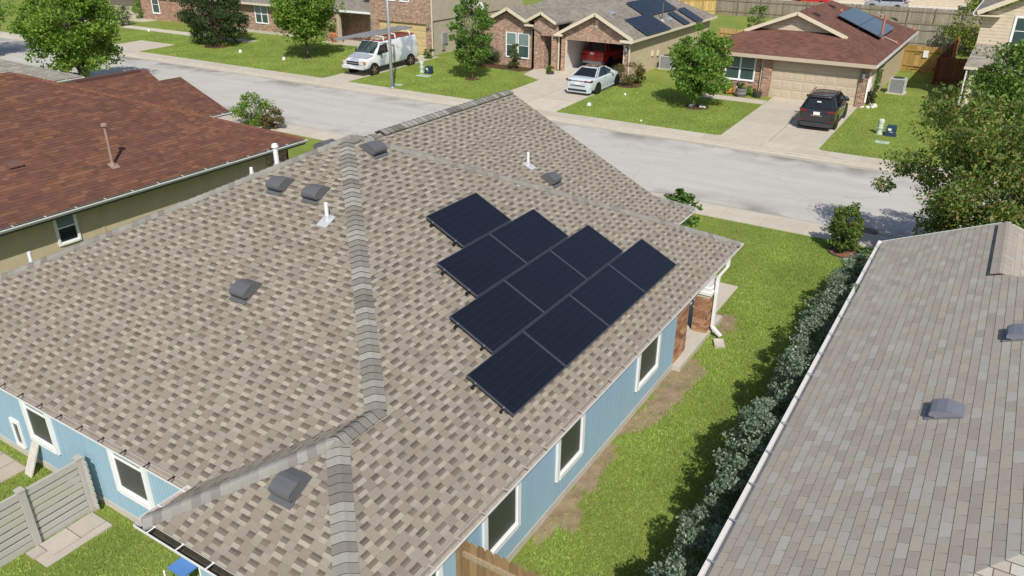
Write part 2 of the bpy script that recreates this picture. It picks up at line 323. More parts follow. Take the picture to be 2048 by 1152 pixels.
# ================================================================ SETTING
KN, KF = 9.2, 18.2          # kerb lines of the street
STREETZ = -0.13
prof = [(-400, 0), (KN-.18, 0), (KN-.02, STREETZ-.004), (KF+.02, STREETZ-.004), (KF+.18, 0), (19.4, 0), (29.0, .24), (70, .24), (700, .24)]
g = MB()
xs = [-700, -120, -60, -20, 0, 20, 60, 120, 700]
for i in range(len(prof)-1):
    for j in range(len(xs)-1):
        (y0, z0), (y1, z1) = prof[i], prof[i+1]
        g.poly([(xs[j], y0, z0), (xs[j+1], y0, z0), (xs[j+1], y1, z1), (xs[j], y1, z1)])
struct('ground', g, M_GRASS)
M_JOINT = pm('dark_joint', (.10, .09, .075), rough=.95)
struct('street', MB().box(-300, 200, KN+.50, KF-.50, STREETZ-.05, STREETZ), M_ROAD)
struct('street_bed', MB().box(-300, 200, KN+.05, KF-.05, STREETZ-.09, STREETZ-.012), M_JOINT)
M_PAN = pm('gutter_pan_concrete', (.42, .385, .33), rough=.9, vary=(.9, .22, (.4, 2, 1)), bump=(50, .2), spec=.2)
for ya_, yb_ in ((KN+.05, KN+.475), (KF-.475, KF-.05)): struct('gutter_pan', MB().box(-300, 200, ya_, yb_, STREETZ-.05, STREETZ+.002), M_PAN)
def conc(v=0.0, base=(.50, .445, .365)):
    k = 1+rng.uniform(-.07, .07)+v; return tuple(c*k for c in base)
def walkway(name, label, y0, y1, kerb0, kerb1, skip, rnd):
    """a pavement of slabs with joints, and its rolled kerb"""
    m = MB(); lo = min(kerb0, y0); 
    st = struct(name, MB().box(-130, 60, y0+.01, y1-.01, -.06, .004), M_CONC2, label)
    x = -92.0; k = 0
    while x < 24:
        L_ = 1.52 if k % 2 else 1.5
        mb = MB().box(x, x+L_-.014, y0, y1, -.05, .018+rng.uniform(0, .004), conc())
        mb.build('slab', M_CONC, st); x += L_; k += 1
    kb = struct(name.replace('sidewalk', 'kerb'), MB().box(-130, 60, min(kerb0, kerb1)+.03, max(kerb0, kerb1)-.03, -.25, -.012), M_CONC2)
    x = -92.0
    a, b = (y1, kerb1) if kerb1 > y1 else (y0, kerb1)
    while x < 24:
        q = MB(); c = conc(-.04)
        s_ = 1 if b > a else -1
        pr = [(a+s_*.004, .016), (a+s_*.10, .016), (b-s_*.05, -.03), (b, STREETZ-.02), (b, -.2), (a+s_*.004, -.2)]
        q.hexa([(x, y, z) for y, z in pr], [(x+2.99, y, z) for y, z in pr], c)
        q.build('kerb_stone', M_CONC, kb); x += 3.0
walkway('sidewalk', 'pale concrete pavement on the near side of the street', 7.8, 8.95, 8.95, 9.24, None, 0)
walkway('far_sidewalk', 'pale concrete pavement along the far side of the street', 18.42, 19.4, 18.42, 18.14, None, 0)
def quadslab(name, quads, label, th=.06, zoff=.012, vc=0.0):
    st = None
    for q in quads:
        pts = [(x, y, gz(y)+zoff) for x, y in q]
        mb = MB().slab(pts, th, conc(vc))
        if st is None:
            hull = MB().slab([(x, y, gz(y)+.004) for x, y in q], .03, conc()); st = struct(name, mb, M_CONC, label)
        else: mb.build('slab', M_CONC, st)
    return st
def driveway(x0, x1, y0, y1, label, nx=2, ny=3, flare=.9, skew=0.0):
    quads = []; j = .034
    for a in range(nx):
        for b in range(ny):
            xa = x0+(x1-x0)*a/nx+(j/2 if a else 0); xb = x0+(x1-x0)*(a+1)/nx-(j/2 if a < nx-1 else 0)
            ya = y0+(y1-y0)*b/ny+(j if b else 0); yb = y0+(y1-y0)*(b+1)/ny
            quads.append([(xa, ya), (xb, ya), (xb, yb), (xa, yb)])
    quadslab('driveway', quads, label, zoff=.02)
    # apron: the kerb dips towards the street in front of the drive
    ap = MB()
    ap.slab([(x0-flare, KF-.10, STREETZ+.012), (x1+flare, KF-.10, STREETZ+.012), (x1+.1, y0+.1, .032), (x0-.1, y0+.1, .032)], .05, conc(.02))
    struct('driveway_apron', ap, M_CONC)
driveway(-21.35, -16.35, 19.38, 29.6, 'concrete driveway under the pale blue sedan', 2, 4)
driveway(-6.75, -1.95, 19.38, 29.25, 'concrete driveway under the dark grey car', 2, 3)
driveway(-34.3, -32.1, 19.38, 29.5, 'narrow concrete driveway under the white work van', 1, 4, .3)
quadslab('driveway', [[(-59.2, 19.41), (-54.6, 19.41), (-54.6, 22.9), (-59.2, 22.9)]], 'short stub of concrete paving in the lawn by the far kerb')
quadslab('footpath', [[(-10.9, 27.0), (-6.79, 27.0), (-6.79, 28.0), (-10.9, 28.0)]], 'concrete footpath to the window side of the red roofed house', zoff=.018)
quadslab('footpath', [[(-23.2, 27.2), (-21.38, 26.2), (-21.38, 29.5), (-23.6, 29.5)]], 'concrete entry path between the mulch bed and the driveway', zoff=.018)
quadslab('footpath', [[(-78, 26.6), (-50, 26.6), (-50, 27.7), (-78, 27.7)]], 'concrete path across the lawns behind the leftmost trees', zoff=.018)
quadslab('footpath', [[(-80, 28), (-69, 28), (-69, 33), (-80, 33)]], 'concrete forecourt of the farthest brick house', zoff=.016)

# ================================================================ SHINGLES
def cliprect(P, x0, x1, y0, y1):
    for ax, lim, sg in ((0, x0, 1), (0, x1, -1), (1, y0, 1), (1, y1, -1)):
        out = []; n = len(P)
        if not n: return []
        for i in range(n):
            a, b = P[i], P[(i+1) % n]; da = (a[ax]-lim)*sg; db = (b[ax]-lim)*sg
            if da >= 0: out.append(a)
            if (da >= 0) != (db >= 0):
                t = da/(da-db); out.append((a[0]+(b[0]-a[0])*t, a[1]+(b[1]-a[1])*t))
        P = out
    return P
def area(P): return abs(sum(P[i][0]*P[(i+1) % len(P)][1]-P[(i+1) % len(P)][0]*P[i][1] for i in range(len(P))))/2
def shingle_face(poly, e, style, pal, rn, expo=.143):
    """cut one roof face into courses of single shingles. Returns pieces [(centre, MB)] and adds nothing to the scene."""
    P3 = [np.array(p, float) for p in poly]; n = np.zeros(3)
    for i in range(len(P3)): n += np.cross(P3[i], P3[(i+1) % len(P3)])
    n /= np.linalg.norm(n); n = n if n[2] > 0 else -n
    e = np.array(e, float); u = np.cross(n, e); u = u if u[2] > 0 else -u
    o = min(P3, key=lambda p: p[2]); P = [((p-o)@e, (p-o)@u) for p in P3]
    s0 = min(p[0] for p in P); s1 = max(p[0] for p in P); v1 = max(p[1] for p in P); out = []
    def emit(x0, x1, ya, yb, vlo, t0, t1, c, mb):
        C = cliprect(P, x0, x1, ya, yb)
        if len(C) < 3 or area(C) < 2e-4: return None
        def pt(q, h): return o+e*q[0]+u*q[1]+n*h
        def hh(v): f = min(1, max(0, (v-vlo)/expo)); return t0*(1-f)+t1*f
        top = [pt(q, hh(q[1])) for q in C]; mb.poly(top, c)
        for i in range(len(C)):
            a, b = C[i], C[(i+1) % len(C)]
            if abs(a[1]-yb) < 1e-6 and abs(b[1]-yb) < 1e-6: continue
            if math.hypot(a[0]-b[0], a[1]-b[1]) < 1e-4: continue
            butt = abs(a[1]-ya) < 1e-6 and abs(b[1]-ya) < 1e-6 and abs(ya-vlo) < .010
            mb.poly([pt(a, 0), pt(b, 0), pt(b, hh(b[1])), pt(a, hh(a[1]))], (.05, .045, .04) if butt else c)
        return sum(top)/len(top)
    k = 0; v = -0.02
    while v < v1:
        x = s0-rn.uniform(.02, .4); odd = k % 2
        if style == 'tab': x = s0-.305+(.15 if odd else 0)+rn.uniform(-.015, .015)
        band = rn.uniform(.96, 1.04); runc = None; gap = rn.random() < .5
        while x < s1:
            if style == 'lam':
                gap = not gap
                wd = rn.uniform(.12, .20) if gap else rn.choice((rn.uniform(.12, .18), rn.uniform(.14, .24)))
                c = np.array(rn.choice(pal['light']))*band*rn.uniform(.95, 1.05); mb = MB()
                if gap:
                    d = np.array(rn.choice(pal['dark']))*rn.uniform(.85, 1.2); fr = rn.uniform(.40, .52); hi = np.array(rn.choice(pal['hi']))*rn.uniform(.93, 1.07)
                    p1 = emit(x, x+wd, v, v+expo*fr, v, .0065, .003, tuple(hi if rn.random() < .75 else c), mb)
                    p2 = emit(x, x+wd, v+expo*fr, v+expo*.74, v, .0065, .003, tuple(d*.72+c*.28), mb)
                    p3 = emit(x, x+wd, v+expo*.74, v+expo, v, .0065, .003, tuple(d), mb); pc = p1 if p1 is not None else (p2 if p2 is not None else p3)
                else: pc = emit(x, x+wd, v, v+expo, v, .016, .004, tuple(c), mb)
                if pc is not None: out.append((pc, mb))
                x += wd
            elif style == 'tab':
                c = np.array(rn.choice(pal['light']))*rn.uniform(.94, 1.05); mb = MB()
                pc = emit(x+.006, x+.305-.006, v+.008, v+expo, v, .0085, .0025, tuple(c), mb)
                if pc is not None: out.append((pc, mb))
                x += .305
            else:   # random-cut architectural blends: runs of colour
                wd = rn.uniform(.13, .30)
                if runc is None or rn.random() < .72: runc = np.array(rn.choice(pal['light']))
                mb = MB(); pc = emit(x, x+wd, v, v+expo, v, rn.choice((.008, .013)), .004, tuple(runc*band*rn.uniform(.88, 1.1)), mb)
                if pc is not None: out.append((pc, mb))
                x += wd
        v += expo; k += 1
    return out
def lay_shingles(roof, faces, style, pal, seed, expo=.143, single=300):
    """the shingles that show largest become objects of their own, the rest one part"""
    rn = random.Random(seed); ps = []
    for poly, e in faces: ps += shingle_face(poly, e, style, pal, rn, expo)
    def key(p):
        a, b, z = topix(p[0]); return (0 if (-10 < a < 2058 and -10 < b < 1162 and z > 0) else 1, z)
    ps.sort(key=key)
    for c, mb in ps[:single]:
        c = [float(t) for t in c]
        mb.v = [(a[0]-c[0], a[1]-c[1], a[2]-c[2]) for a in mb.v]
        o = link('shingle', mb.mesh('shingle', M_SHING), roof); o.location = c
    F = MB()
    for c, mb in ps[single:]:
        i = len(F.v); F.v += mb.v; F.f += [tuple(i+k for k in f) for f in mb.f]; F.c += mb.c
    F.build('shingle_field', M_SHING, roof)['kind'] = 'stuff'
    return len(ps)
def caps(roof, a, b, half, pal, sl=.49, lift=.012, step=.145, name='ridge_cap', ridge=False, seed=1, butt=(.04, .037, .033), thick=.026, ext=0):
    """overlapping bent cap shingles from the low end a to the high end b"""
    rn = random.Random(seed); a = Vector(a); b = Vector(b); d = (b-a); Ln = d.length; d.normalize()
    side = d.cross(Vector((0, 0, 1))).normalized(); nn = side.cross(d)
    # fall of the roof to both sides, across the line
    dr = sl if ridge else sl*.72
    vs = []
    for k in range(9):
        mb = MB(); c = tuple(np.array(rn.choice(pal))*rn.uniform(.86, 1.12)); pr = []
        for q in (-1, -.55, -.18, .18, .55, 1): pr.append((q*half, -dr*abs(q*half)+(.02*dr if abs(q) < .3 else 0)))
        L_ = step+.04
        lo = [(0, p, z+thick) for p, z in pr]; hi = [(L_, p, z+.006) for p, z in pr]
        for i in range(5):
            mb.poly([lo[i], hi[i], hi[i+1], lo[i+1]][::-1], c); 
            mb.poly([lo[i], lo[i+1], (0, pr[i+1][0], pr[i+1][1]-.012), (0, pr[i][0], pr[i][1]-.012)], butt)
        for i, j in ((0, -1), (5, 1)):
            mb.poly([lo[i], hi[i], (L_, pr[i][0], pr[i][1]-.02), (0, pr[i][0], pr[i][1]-.02)], c)
        vs.append(mb.mesh(name, M_SHING))
    n = int((Ln-.03)/step)
    rot = Matrix(((d.x, side.x, nn.x), (d.y, side.y, nn.y), (d.z, side.z, nn.z))).to_euler()
    for i in range(n+ext):
        o = link(name, rn.choice(vs), roof); p = a+d*(i*step)+nn*lift; o.location = p; r2 = rot.copy(); o.rotation_euler = r2
def deck(parent, polys, name='roof', th=.10, mat=None):
    mb = MB()
    for p in polys: mb.slab([(q[0], q[1], q[2]-.002) for q in p], th)
    return mb.build(name, mat or M_DECK, parent)

# ================================================================ HOUSE PARTS
def window(par, axis, c, sgn, a0, a1, z0, z1, trim=.10, tm=None, upper=None, lower=None, mull=0, depth=.045, gmat=None, ratio=.5):
    """trim frame, sash bars and panes on a wall plane axis=c facing sgn"""
    tm = tm or M_WHITE
    def bx(mb, p0, p1, q0, q1, d0, d1):
        if axis == 'x': mb.box(c+sgn*d0, c+sgn*d1, p0, p1, q0, q1)
        else: mb.box(p0, p1, c+sgn*d0, c+sgn*d1, q0, q1)
    mb = MB(); t = trim
    bx(mb, a0-t, a0, z0-t, z1+t, .002, depth); bx(mb, a1, a1+t, z0-t, z1+t, .002, depth)
    bx(mb, a0, a1, z1, z1+t, .002, depth-.003); bx(mb, a0, a1, z0-t, z0, .002, depth+.012)
    wn = mb.build('window', tm, par)
    s = MB(); zm = z0+(z1-z0)*ratio; b = .035 if a1-a0 > .3 else .012
    cols = [(a0, a1)] if not mull else [(a0, (a0+a1)/2-.03), ((a0+a1)/2+.03, a1)]
    if mull: bx(s, (a0+a1)/2-.03, (a0+a1)/2+.03, z0, z1, .004, depth-.006)
    for p0, p1 in cols:
        bx(s, p0, p1, zm-b/2, zm+b/2, .006, .034)
        for k in (p0, p1-b*.7): bx(s, k, k+b*.7, z0, z1, .006, .030)
        bx(s, p0+b*.7, p1-b*.7, z0, z0+b, .006, .030); bx(s, p0+b*.7, p1-b*.7, z1-b, z1, .006, .030)
    s.build('sash', M_WHITE if tm is M_WHITE else tm, wn)
    for p0, p1 in cols:
        for q0, q1, gm in ((z0+b, zm-b/2, lower or M_SCREEN), (zm+b/2, z1-b, upper or M_GLASS)):
            m = MB(); bx(m, p0+b*.7, p1-b*.7, q0, q1, .008, .014); m.build('pane', gm, wn)
    return wn
def rects_minus(a0, a1, z0, z1, holes):
    us = sorted({a0, a1, *[h[0] for h in holes], *[h[1] for h in holes]}); zs = sorted({z0, z1, *[h[2] for h in holes], *[h[3] for h in holes]}); out = []
    for i in range(len(us)-1):
        for j in range(len(zs)-1):
            p, q = (us[i]+us[i+1])/2, (zs[j]+zs[j+1])/2
            if us[i] < a0-1e-6 or us[i+1] > a1+1e-6 or zs[j] < z0-1e-6 or zs[j+1] > z1+1e-6: continue
            if any(h[0] < p < h[1] and h[2] < q < h[3] for h in holes): continue
            out.append((us[i], us[i+1], zs[j], zs[j+1]))
    return out
def wall(par, axis, c, sgn, a0, a1, z0, z1, mat, holes=(), th=.16, name='wall'):
    mb = MB()
    for p0, p1, q0, q1 in rects_minus(a0, a1, z0, z1, list(holes)):
        if axis == 'x': mb.box(c-sgn*th, c, p0, p1, q0, q1)
        else: mb.box(p0, p1, c-sgn*th, c, q0, q1)
    return mb.build(name, mat, par)
def gutter(par, p0, p1, out, inside, hang=.6, size=.125, hm=None):
    """K-style channel along p0-p1, opening upwards; out = unit vector away from the house"""
    p0 = Vector(p0); p1 = Vector(p1); o = Vector(out); z = Vector((0, 0, 1)); s = size
    prf = [(0, 0), (0, -s*.9), (s*.6, -s*.9), (s*.72, -s*.55), (s, -s*.3), (s, 0), (s*.93, 0), (s*.93, -s*.25), (s*.66, -s*.5), (s*.55, -s*.84), (.006, -s*.84), (.006, 0)]
    mb = MB(); n = len(prf); a = [p0+o*x+z*y for x, y in prf]; b = [p1+o*x+z*y for x, y in prf]
    for i in range(n):
        j = (i+1) % n
        if i in (8, 9, 10, 7): continue
        mb.poly([a[i], a[j], b[j], b[i]])
    # end caps
    for E_ in (a, b): mb.poly([E_[0], E_[1], E_[2], E_[3], E_[4], E_[5]])
    gt = mb.build('gutter', M_GUTTER, par)
    m2 = MB()
    for i in (7, 8, 9, 10):
        j = i+1; m2.poly([a[i], a[j], b[j], b[i]])
    m2.build('gutter_trough', inside, gt)
    d = (p1-p0); L_ = d.length; d.normalize(); k = hang*.5
    while k < L_:
        q = p0+d*k; h = MB(); h.bar(q+o*.004+z*.006, q+o*(s*.97)+z*.006, .022, .008); h.bar(q-o*.02+z*.012, q+o*.02+z*.012, .05, .006)
        h.build('hanger', hm or M_GUTTER, gt); k += hang
    return gt
def box_vent(par, P, n, down, name='roof_vent', w_=.46, l_=.44, h_=.2, mat=None):
    """slant-back attic vent: flashing plate and a hooded box open on the low side"""
    mat = mat or M_VENT; n = Vector(n).normalized(); d = Vector(down).normalized(); s = n.cross(d).normalized(); P = Vector([float(t) for t in P])
    def q(a, b, h): return P+s*a+d*b+n*h
    def plate(h): return [q(-w_*.50, -l_*.6, h), q(w_*.50, -l_*.6, h), q(w_*.54, l_*.70, h+.008), q(-w_*.54, l_*.70, h+.008)]
    mb = MB(); mb.hexa(plate(.008), plate(.018))
    o = mb.build(name, mat, par)
    hd = MB(); W = w_/2; pr = [(-l_*.62, .025), (-l_*.30, h_*.72), (-l_*.1, h_*.95), (l_*.22, h_), (l_*.44, h_*.93), (l_*.52, h_*.72), (l_*.52, h_*.42)]
    L1 = [q(-W*(1 if i > 1 else .95), b, h) for i, (b, h) in enumerate(pr)]; R1 = [q(W*(1 if i > 1 else .95), b, h) for i, (b, h) in enumerate(pr)]
    for i in range(len(pr)-1): hd.poly([L1[i], R1[i], R1[i+1], L1[i+1]])
    bot = [(-l_*.62, .02), (l_*.30, .03)]
    for S, sg in ((L1, -1), (R1, 1)): hd.poly(S+[q(sg*W, l_*.40, h_*.35), q(sg*W, l_*.34, .03)])
    hd.poly([q(-W, l_*.34, .03), q(W, l_*.34, .03), q(W, l_*.40, h_*.35), q(-W, l_*.40, h_*.35)])
    hd.build('hood', mat, o); return o
def pipe(par, P, h, n, down, r=.038, mat=None, flash=True, cap=False, fm=None):
    P = Vector([float(t) for t in P]); mat = mat or M_PVC
    prof = [(r, -.1), (r, h), (r*.8, h), (r*.8, h-.03)]
    if cap: prof = [(r, -.1), (r, h*.86), (r*1.45, h*.87), (r*1.45, h*.93), (r*1.2, h*.94), (r*1.2, h), (r*.3, h+.02)]
    o = MB().lathe(prof, P.x, P.y, P.z, 12).build('vent_pipe', mat, par, smooth=False)
    if flash:
        n = Vector(n).normalized(); d = Vector(down).normalized(); s = n.cross(d).normalized()
        m = MB(); a = [P+s*x+d*y+n*.016 for x, y in ((-.13, -.12), (.13, -.12), (.13, .2), (-.13, .2))]; m.hexa(a, [t+n*.012 for t in a]); m.lathe([(r*2.1, -.04), (r*1.25, .09)], P.x, P.y, P.z+.02, 12)
        m.build('flashing', fm or M_FLASH, o)
    return o
def downspout(par, pts, name='downspout', mat=None):
    mb = MB()
    for a, b in zip(pts[:-1], pts[1:]): mb.bar(a, b, .085, .065, upv=(0, 1, 0) if abs(a[0]-b[0]) < 1e-6 and abs(a[1]-b[1]) < 1e-6 else (0, 0, 1))
    return mb.build(name, mat or M_WHITE, par)

# ================================================================ THE BLUE HOUSE WITH THE SOLAR PANELS
S, ZE, W_, YP2, RW, YH2 = .4917, 2.373, 13.653, -7.0885, 1.9507, -12.795
ZR = ZE+S*W_/2
FR = (0, 0, ZE); P1 = (-W_/2, -W_/2, ZR); P2 = (-W_/2, YP2, ZR)
H1 = (-RW, YP2-(W_/2-RW), ZE+S*RW); H2 = (-RW, YH2, ZE+S*RW)
YB = YP2-W_/2; BR = (0, YH2-RW, ZE); BL = (-2*RW, YH2-RW, ZE); IN = (-2*RW, YB, ZE)
LB = (-W_, YB, ZE)
XG, YG, YGF, XGE = -7.78, 1.03, 1.92, -1.95           # front wing: ridge line, gable, eave
ZG = ZE+S*(XGE-XG); TG = YGF-YG
XGL = -W_
VAL = (XG, -(ZG-ZE)/S, ZG)
HG = (XGE-TG, YG, ZE+S*TG); HGL = (XGL+TG, YG, ZE+S*TG)
house = thing('house', 'blue walled house in the foreground under a taupe shingle hip roof with solar panels', 'house', (-6.8, -7, 0))
f_right = [FR, P1, P2, H1, H2, BR]
f_back = [LB, IN, H1, P2]
f_rwl = [IN, BL, H2, H1]
f_rwb = [BL, BR, H2]
f_front = [FR, (XGE, 0, ZE), VAL, P1]
f_wing = [(XGE, 0, ZE), (XGE, YGF, ZE), HG, (XG, YG, ZG), VAL]
f_left = [LB, P2, P1, VAL, (XG, YG, ZG), HGL, (XGL, YGF, ZE)]
f_skirt = [(XGE, YGF, ZE), (XGL, YGF, ZE), HGL, HG]
roof = deck(house, [f_right, f_back, f_rwl, f_rwb, f_front, f_wing, f_left, f_skirt])
PAL = dict(light=[(.268, .233, .185), (.254, .219, .175), (.28, .246, .197), (.262, .232, .190), (.244, .208, .167), (.272, .241, .198)],
           hi=[(.345, .306, .245), (.33, .292, .235), (.322, .29, .241)],
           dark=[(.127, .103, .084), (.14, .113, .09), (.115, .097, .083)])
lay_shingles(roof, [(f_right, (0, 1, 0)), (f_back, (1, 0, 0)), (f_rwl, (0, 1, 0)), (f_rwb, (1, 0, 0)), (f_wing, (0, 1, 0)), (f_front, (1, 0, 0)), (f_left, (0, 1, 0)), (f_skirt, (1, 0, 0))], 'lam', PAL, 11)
CAPP = [(.225, .212, .186), (.265, .254, .226), (.185, .172, .152), (.24, .23, .206), (.205, .186, .166), (.285, .276, .246)]
def up_(p, h=.0): return (p[0], p[1], p[2]+h)
caps(roof, FR, P1, .155, CAPP, S, seed=1); caps(roof, H1, P2, .165, CAPP, S, seed=2); caps(roof, LB, P2, .155, CAPP, S, seed=3)
caps(roof, H2, H1, .16, CAPP, S, ridge=True, seed=4, lift=.018, ext=1); caps(roof, BR, H2, .165, CAPP, S, seed=5, ext=1); caps(roof, BL, H2, .165, CAPP, S, seed=6, ext=1)
caps(roof, VAL, P1, .15, CAPP, S, seed=8)
caps(roof, (XGE, YGF, ZE), HG, .14, CAPP, S, seed=9)
ap_ = MB(); ac = np.array([-W_/2, (P1[1]+P2[1])/2, ZR+.045]); rg = [(.24, 0), (.17, .20), (-.17, .20), (-.24, 0), (-.17, -.20), (.17, -.20)]
for i in range(6):
    (x0, y0), (x1, y1) = rg[i], rg[(i+1) % 6]
    ap_.poly([ac, ac+np.array([x0, y0*1.2, -.10]), ac+np.array([x1, y1*1.2, -.10])], CAPP[i % 3]); ap_.poly([ac+np.array([x0, y0*1.2, -.10]), ac+np.array([x0, y0*1.2, -.13]), ac+np.array([x1, y1*1.2, -.13]), ac+np.array([x1, y1*1.2, -.10])], CAPP[2])
ap_.build('apex_cap', M_SHING, roof)
# raised ridge vent of the front wing
rv = MB(); a = np.array([XG, YG-.02, ZG]); b = np.array([XG, VAL[1]+.9, ZG])
rv.hexa([(XG-.13, YG-.02, ZG-.055), (XG+.13, YG-.02, ZG-.055), (XG+.13, b[1], ZG-.055), (XG-.13, b[1], ZG-.055)], [(XG-.13, YG-.02, ZG+.0), (XG+.13, YG-.02, ZG+.0), (XG+.13, b[1], ZG+.0), (XG-.13, b[1], ZG+.0)])
rv.build('ridge_vent', M_BLACK, roof)
caps(roof, (XG, VAL[1]+.1, ZG), (XG, VAL[1]+.85, ZG), .165, CAPP, S*.75, ridge=True, seed=17, lift=.012)
caps(roof, (XG, VAL[1]+.9, ZG), (XG, YG+.02, ZG), .165, CAPP, S*.75, ridge=True, seed=10, lift=.05, step=.19, butt=(.11, .10, .09))
# white rake and fascia boards
fb = MB(); fb.box(-.02, .0, BR[1], 0, ZE-.19, ZE-.015); fb.box(-.02+XGE, XGE, .02, YGF, ZE-.19, ZE-.015); fb.box(BL[0]-.0, 0, BL[1], BL[1]+.02, ZE-.19, ZE-.015)
fb.box(LB[0], IN[0], YB, YB+.02, ZE-.19, ZE-.015); fb.box(BL[0], BL[0]+.02, BL[1], YB, ZE-.19, ZE-.015); fb.box(XGE, 0, -.02, 0, ZE-.19, ZE-.015); fb.box(XGL, XGE, YGF-.02, YGF, ZE-.19, ZE-.015)
fb.bar((XG, YG-.06, ZG-.16), (HG[0], YG-.06, HG[2]-.16), .03, .17); fb.bar((XG, YG-.06, ZG-.16), (HGL[0], YG-.06, HGL[2]-.16), .03, .17)
fb.build('fascia', M_WHITE, house)
so_ = MB(); so_.box(-.40, -.02, BR[1]+.02, -.02, ZE-.20, ZE-.185); so_.box(LB[0], IN[0], YB+.02, YB+.42, ZE-.20, ZE-.185); so_.box(BL[0]+.02, -.40, BL[1]+.02, BL[1]+.4, ZE-.20, ZE-.185)
so_.build('soffit', M_WHITE, house)
gw = MB(); gw.poly([(HG[0]-.2, YG-.3, HG[2]-.1), (XG, YG-.3, ZG-.12), (HGL[0]+.2, YG-.3, HGL[2]-.1)]); gw.build('gable_wall', M_BLUE, house)
# walls: slab, siding strips with real grooves, windows
XW = -.38
sb = MB(); sb.box(-13.2, XW+.012, YB+.388, -3.18, -.3, .168); sb.box(BL[0]+.408, XW+.010, BL[1]+.398, YB+.5, -.3, .17); sb.box(-13.2, -.17, -3.18, .02, -.3, .14); sb.box(-13.2, -2.4, 0, 1.45, -.3, .15); sb.build('foundation', M_CONC2, house)
def siding(par, axis, c, sgn, a0, a1, z0, z1, holes, mat, pitch=.098, gap=.011, th=.016):
    core = MB(); B = MB()
    for p0, p1, q0, q1 in rects_minus(a0, a1, z0, z1, []):
        (core.box(c-sgn*.15, c-sgn*th, p0, p1, q0, q1) if axis == 'x' else core.box(p0, p1, c-sgn*.15, c-sgn*th, q0, q1))
    core.build('wall', mat, par); a = a0; k = 0
    while a < a1-.01:
        e_ = min(a+pitch-gap, a1); spans = [(z0, z1)]
        for h in holes:
            if h[1] > a and h[0] < e_: spans = [t for s_ in spans for t in ((s_[0], min(s_[1], h[2])), (max(s_[0], h[3]), s_[1])) if t[1]-t[0] > .01]
        for q0, q1 in spans:
            dd = rng.uniform(-.0012, .0012)
            (B.box(c-sgn*th, c+sgn*dd, a, e_, q0, q1) if axis == 'x' else B.box(a, e_, c-sgn*th, c+sgn*dd, q0, q1))
        a += pitch
    B.build('siding', mat, par)['kind'] = 'stuff'
wins = [(-5.40, -4.36), (-8.98, -8.12), (-11.36, -10.46), (-13.55, -12.65)]
siding(house, 'x', XW, 1, -14.33, -3.18, .17, ZE-.19, [], M_BLUE)
for a0, a1 in wins: window(house, 'x', XW, 1, a0, a1, .74, 1.98, trim=.10, upper=M_GLASS, lower=M_SCREEN, depth=.05, ratio=.74)
siding(house, 'y', YB+.40, -1, -13.2, IN[0]+.42, .17, ZE-.19, [], M_BLUE)
siding(house, 'y', BL[1]+.41, -1, BL[0]+.42, XW, .17, ZE-.19, [], M_BLUE)
siding(house, 'x', BL[0]+.42, -1, BL[1]+.41, YB+.40, .17, ZE-.19, [], M_BLUE)
for a0, a1 in ((-9.66, -8.90), (-6.82, -5.98)): window(house, 'y', YB+.40, -1, a0, a1, .78, 1.88, trim=.11, upper=M_BLIND, lower=M_SCREEN, depth=.05, ratio=.64)
window(house, 'y', YB+.40, -1, -10.45, -10.22, .30, .86, trim=.045, upper=M_GLASS, lower=M_GLASS, ratio=.93)
wall(house, 'x', -13.2, -1, YB+.4, 1.4, .15, ZE-.19, M_BLUE); wall(house, 'y', 1.4, 1, -13.2, -2.4, .15, ZE-.1, M_BLUE); wall(house, 'x', -2.4, 1, -.4, 1.4, .15, ZE-.19, M_BLUE)
# brick return beside the porch, and the brick pier with its white column, brick by brick
BRK = [(.36, .19, .10), (.42, .235, .125), (.29, .145, .08), (.45, .275, .16), (.22, .11, .07), (.38, .21, .13)]
M_BR1 = pm('single_brick', attr=True, rough=.9, vary=(25, .2), bump=(60, .3), spec=.2)
M_MORT = pm('mortar', (.55, .48, .40), rough=.95, bump=(70, .3))
def bricks(par, axis, c, sgn, a0, a1, z0, z1, L_=.205, h=.068, j=.011, seed=1):
    rn = random.Random(seed); z = z0+j; k = 0; th = .018
    while z+h <= z1+.005:
        a = a0+j-(0 if k % 2 == 0 else (L_+j)/2)
        while a < a1-.01:
            p0, p1 = max(a, a0), min(a+L_, a1)
            if p1-p0 > .03:
                cc = tuple(np.array(rn.choice(BRK))*rn.uniform(.85, 1.15)); d = rn.uniform(.006, .012)
                mb = MB().box(0, sgn*d+sgn*.012, -(p1-p0)/2, (p1-p0)/2, 0, h, cc) if axis == 'x' else MB().box(-(p1-p0)/2, (p1-p0)/2, 0, sgn*d+sgn*.012, 0, h, cc)
                o = link('brick', mb.mesh('brick', M_BR1), par); o.location = (c-sgn*.012, (p0+p1)/2, z) if axis == 'x' else ((p0+p1)/2, c-sgn*.012, z)
            a += L_+j
        z += h+j; k += 1
bw = MB().box(XW-.15, XW, -3.18, -2.36, .14, ZE-.19).build('brick_wall', M_MORT, house); bricks(bw, 'x', XW, 1, -3.18, -2.36, .14, 2.1)
bw2 = MB().box(-3.2, XW-.15, -2.5, -2.36, .14, ZE-.19).build('brick_wall', M_MORT, house)
MB().box(-2.2, -1.25, -2.355, -2.32, .15, 2.15).build('front_door', pm('dark_door', (.06, .05, .045), rough=.5), house)
PX0, PX1, PY0, PY1 = -.62, -.22, -1.21, -.84
pr_ = MB().box(PX0, PX1, PY0, PY1, .14, 1.25).build('porch_pier', M_MORT, house)
bricks(pr_, 'x', PX1, 1, PY0, PY1, .14, 1.22, seed=3); bricks(pr_, 'y', PY0, -1, PX0, PX1, .14, 1.22, seed=4); bricks(pr_, 'y', PY1, 1, PX0, PX1, .14, 1.22, seed=5)
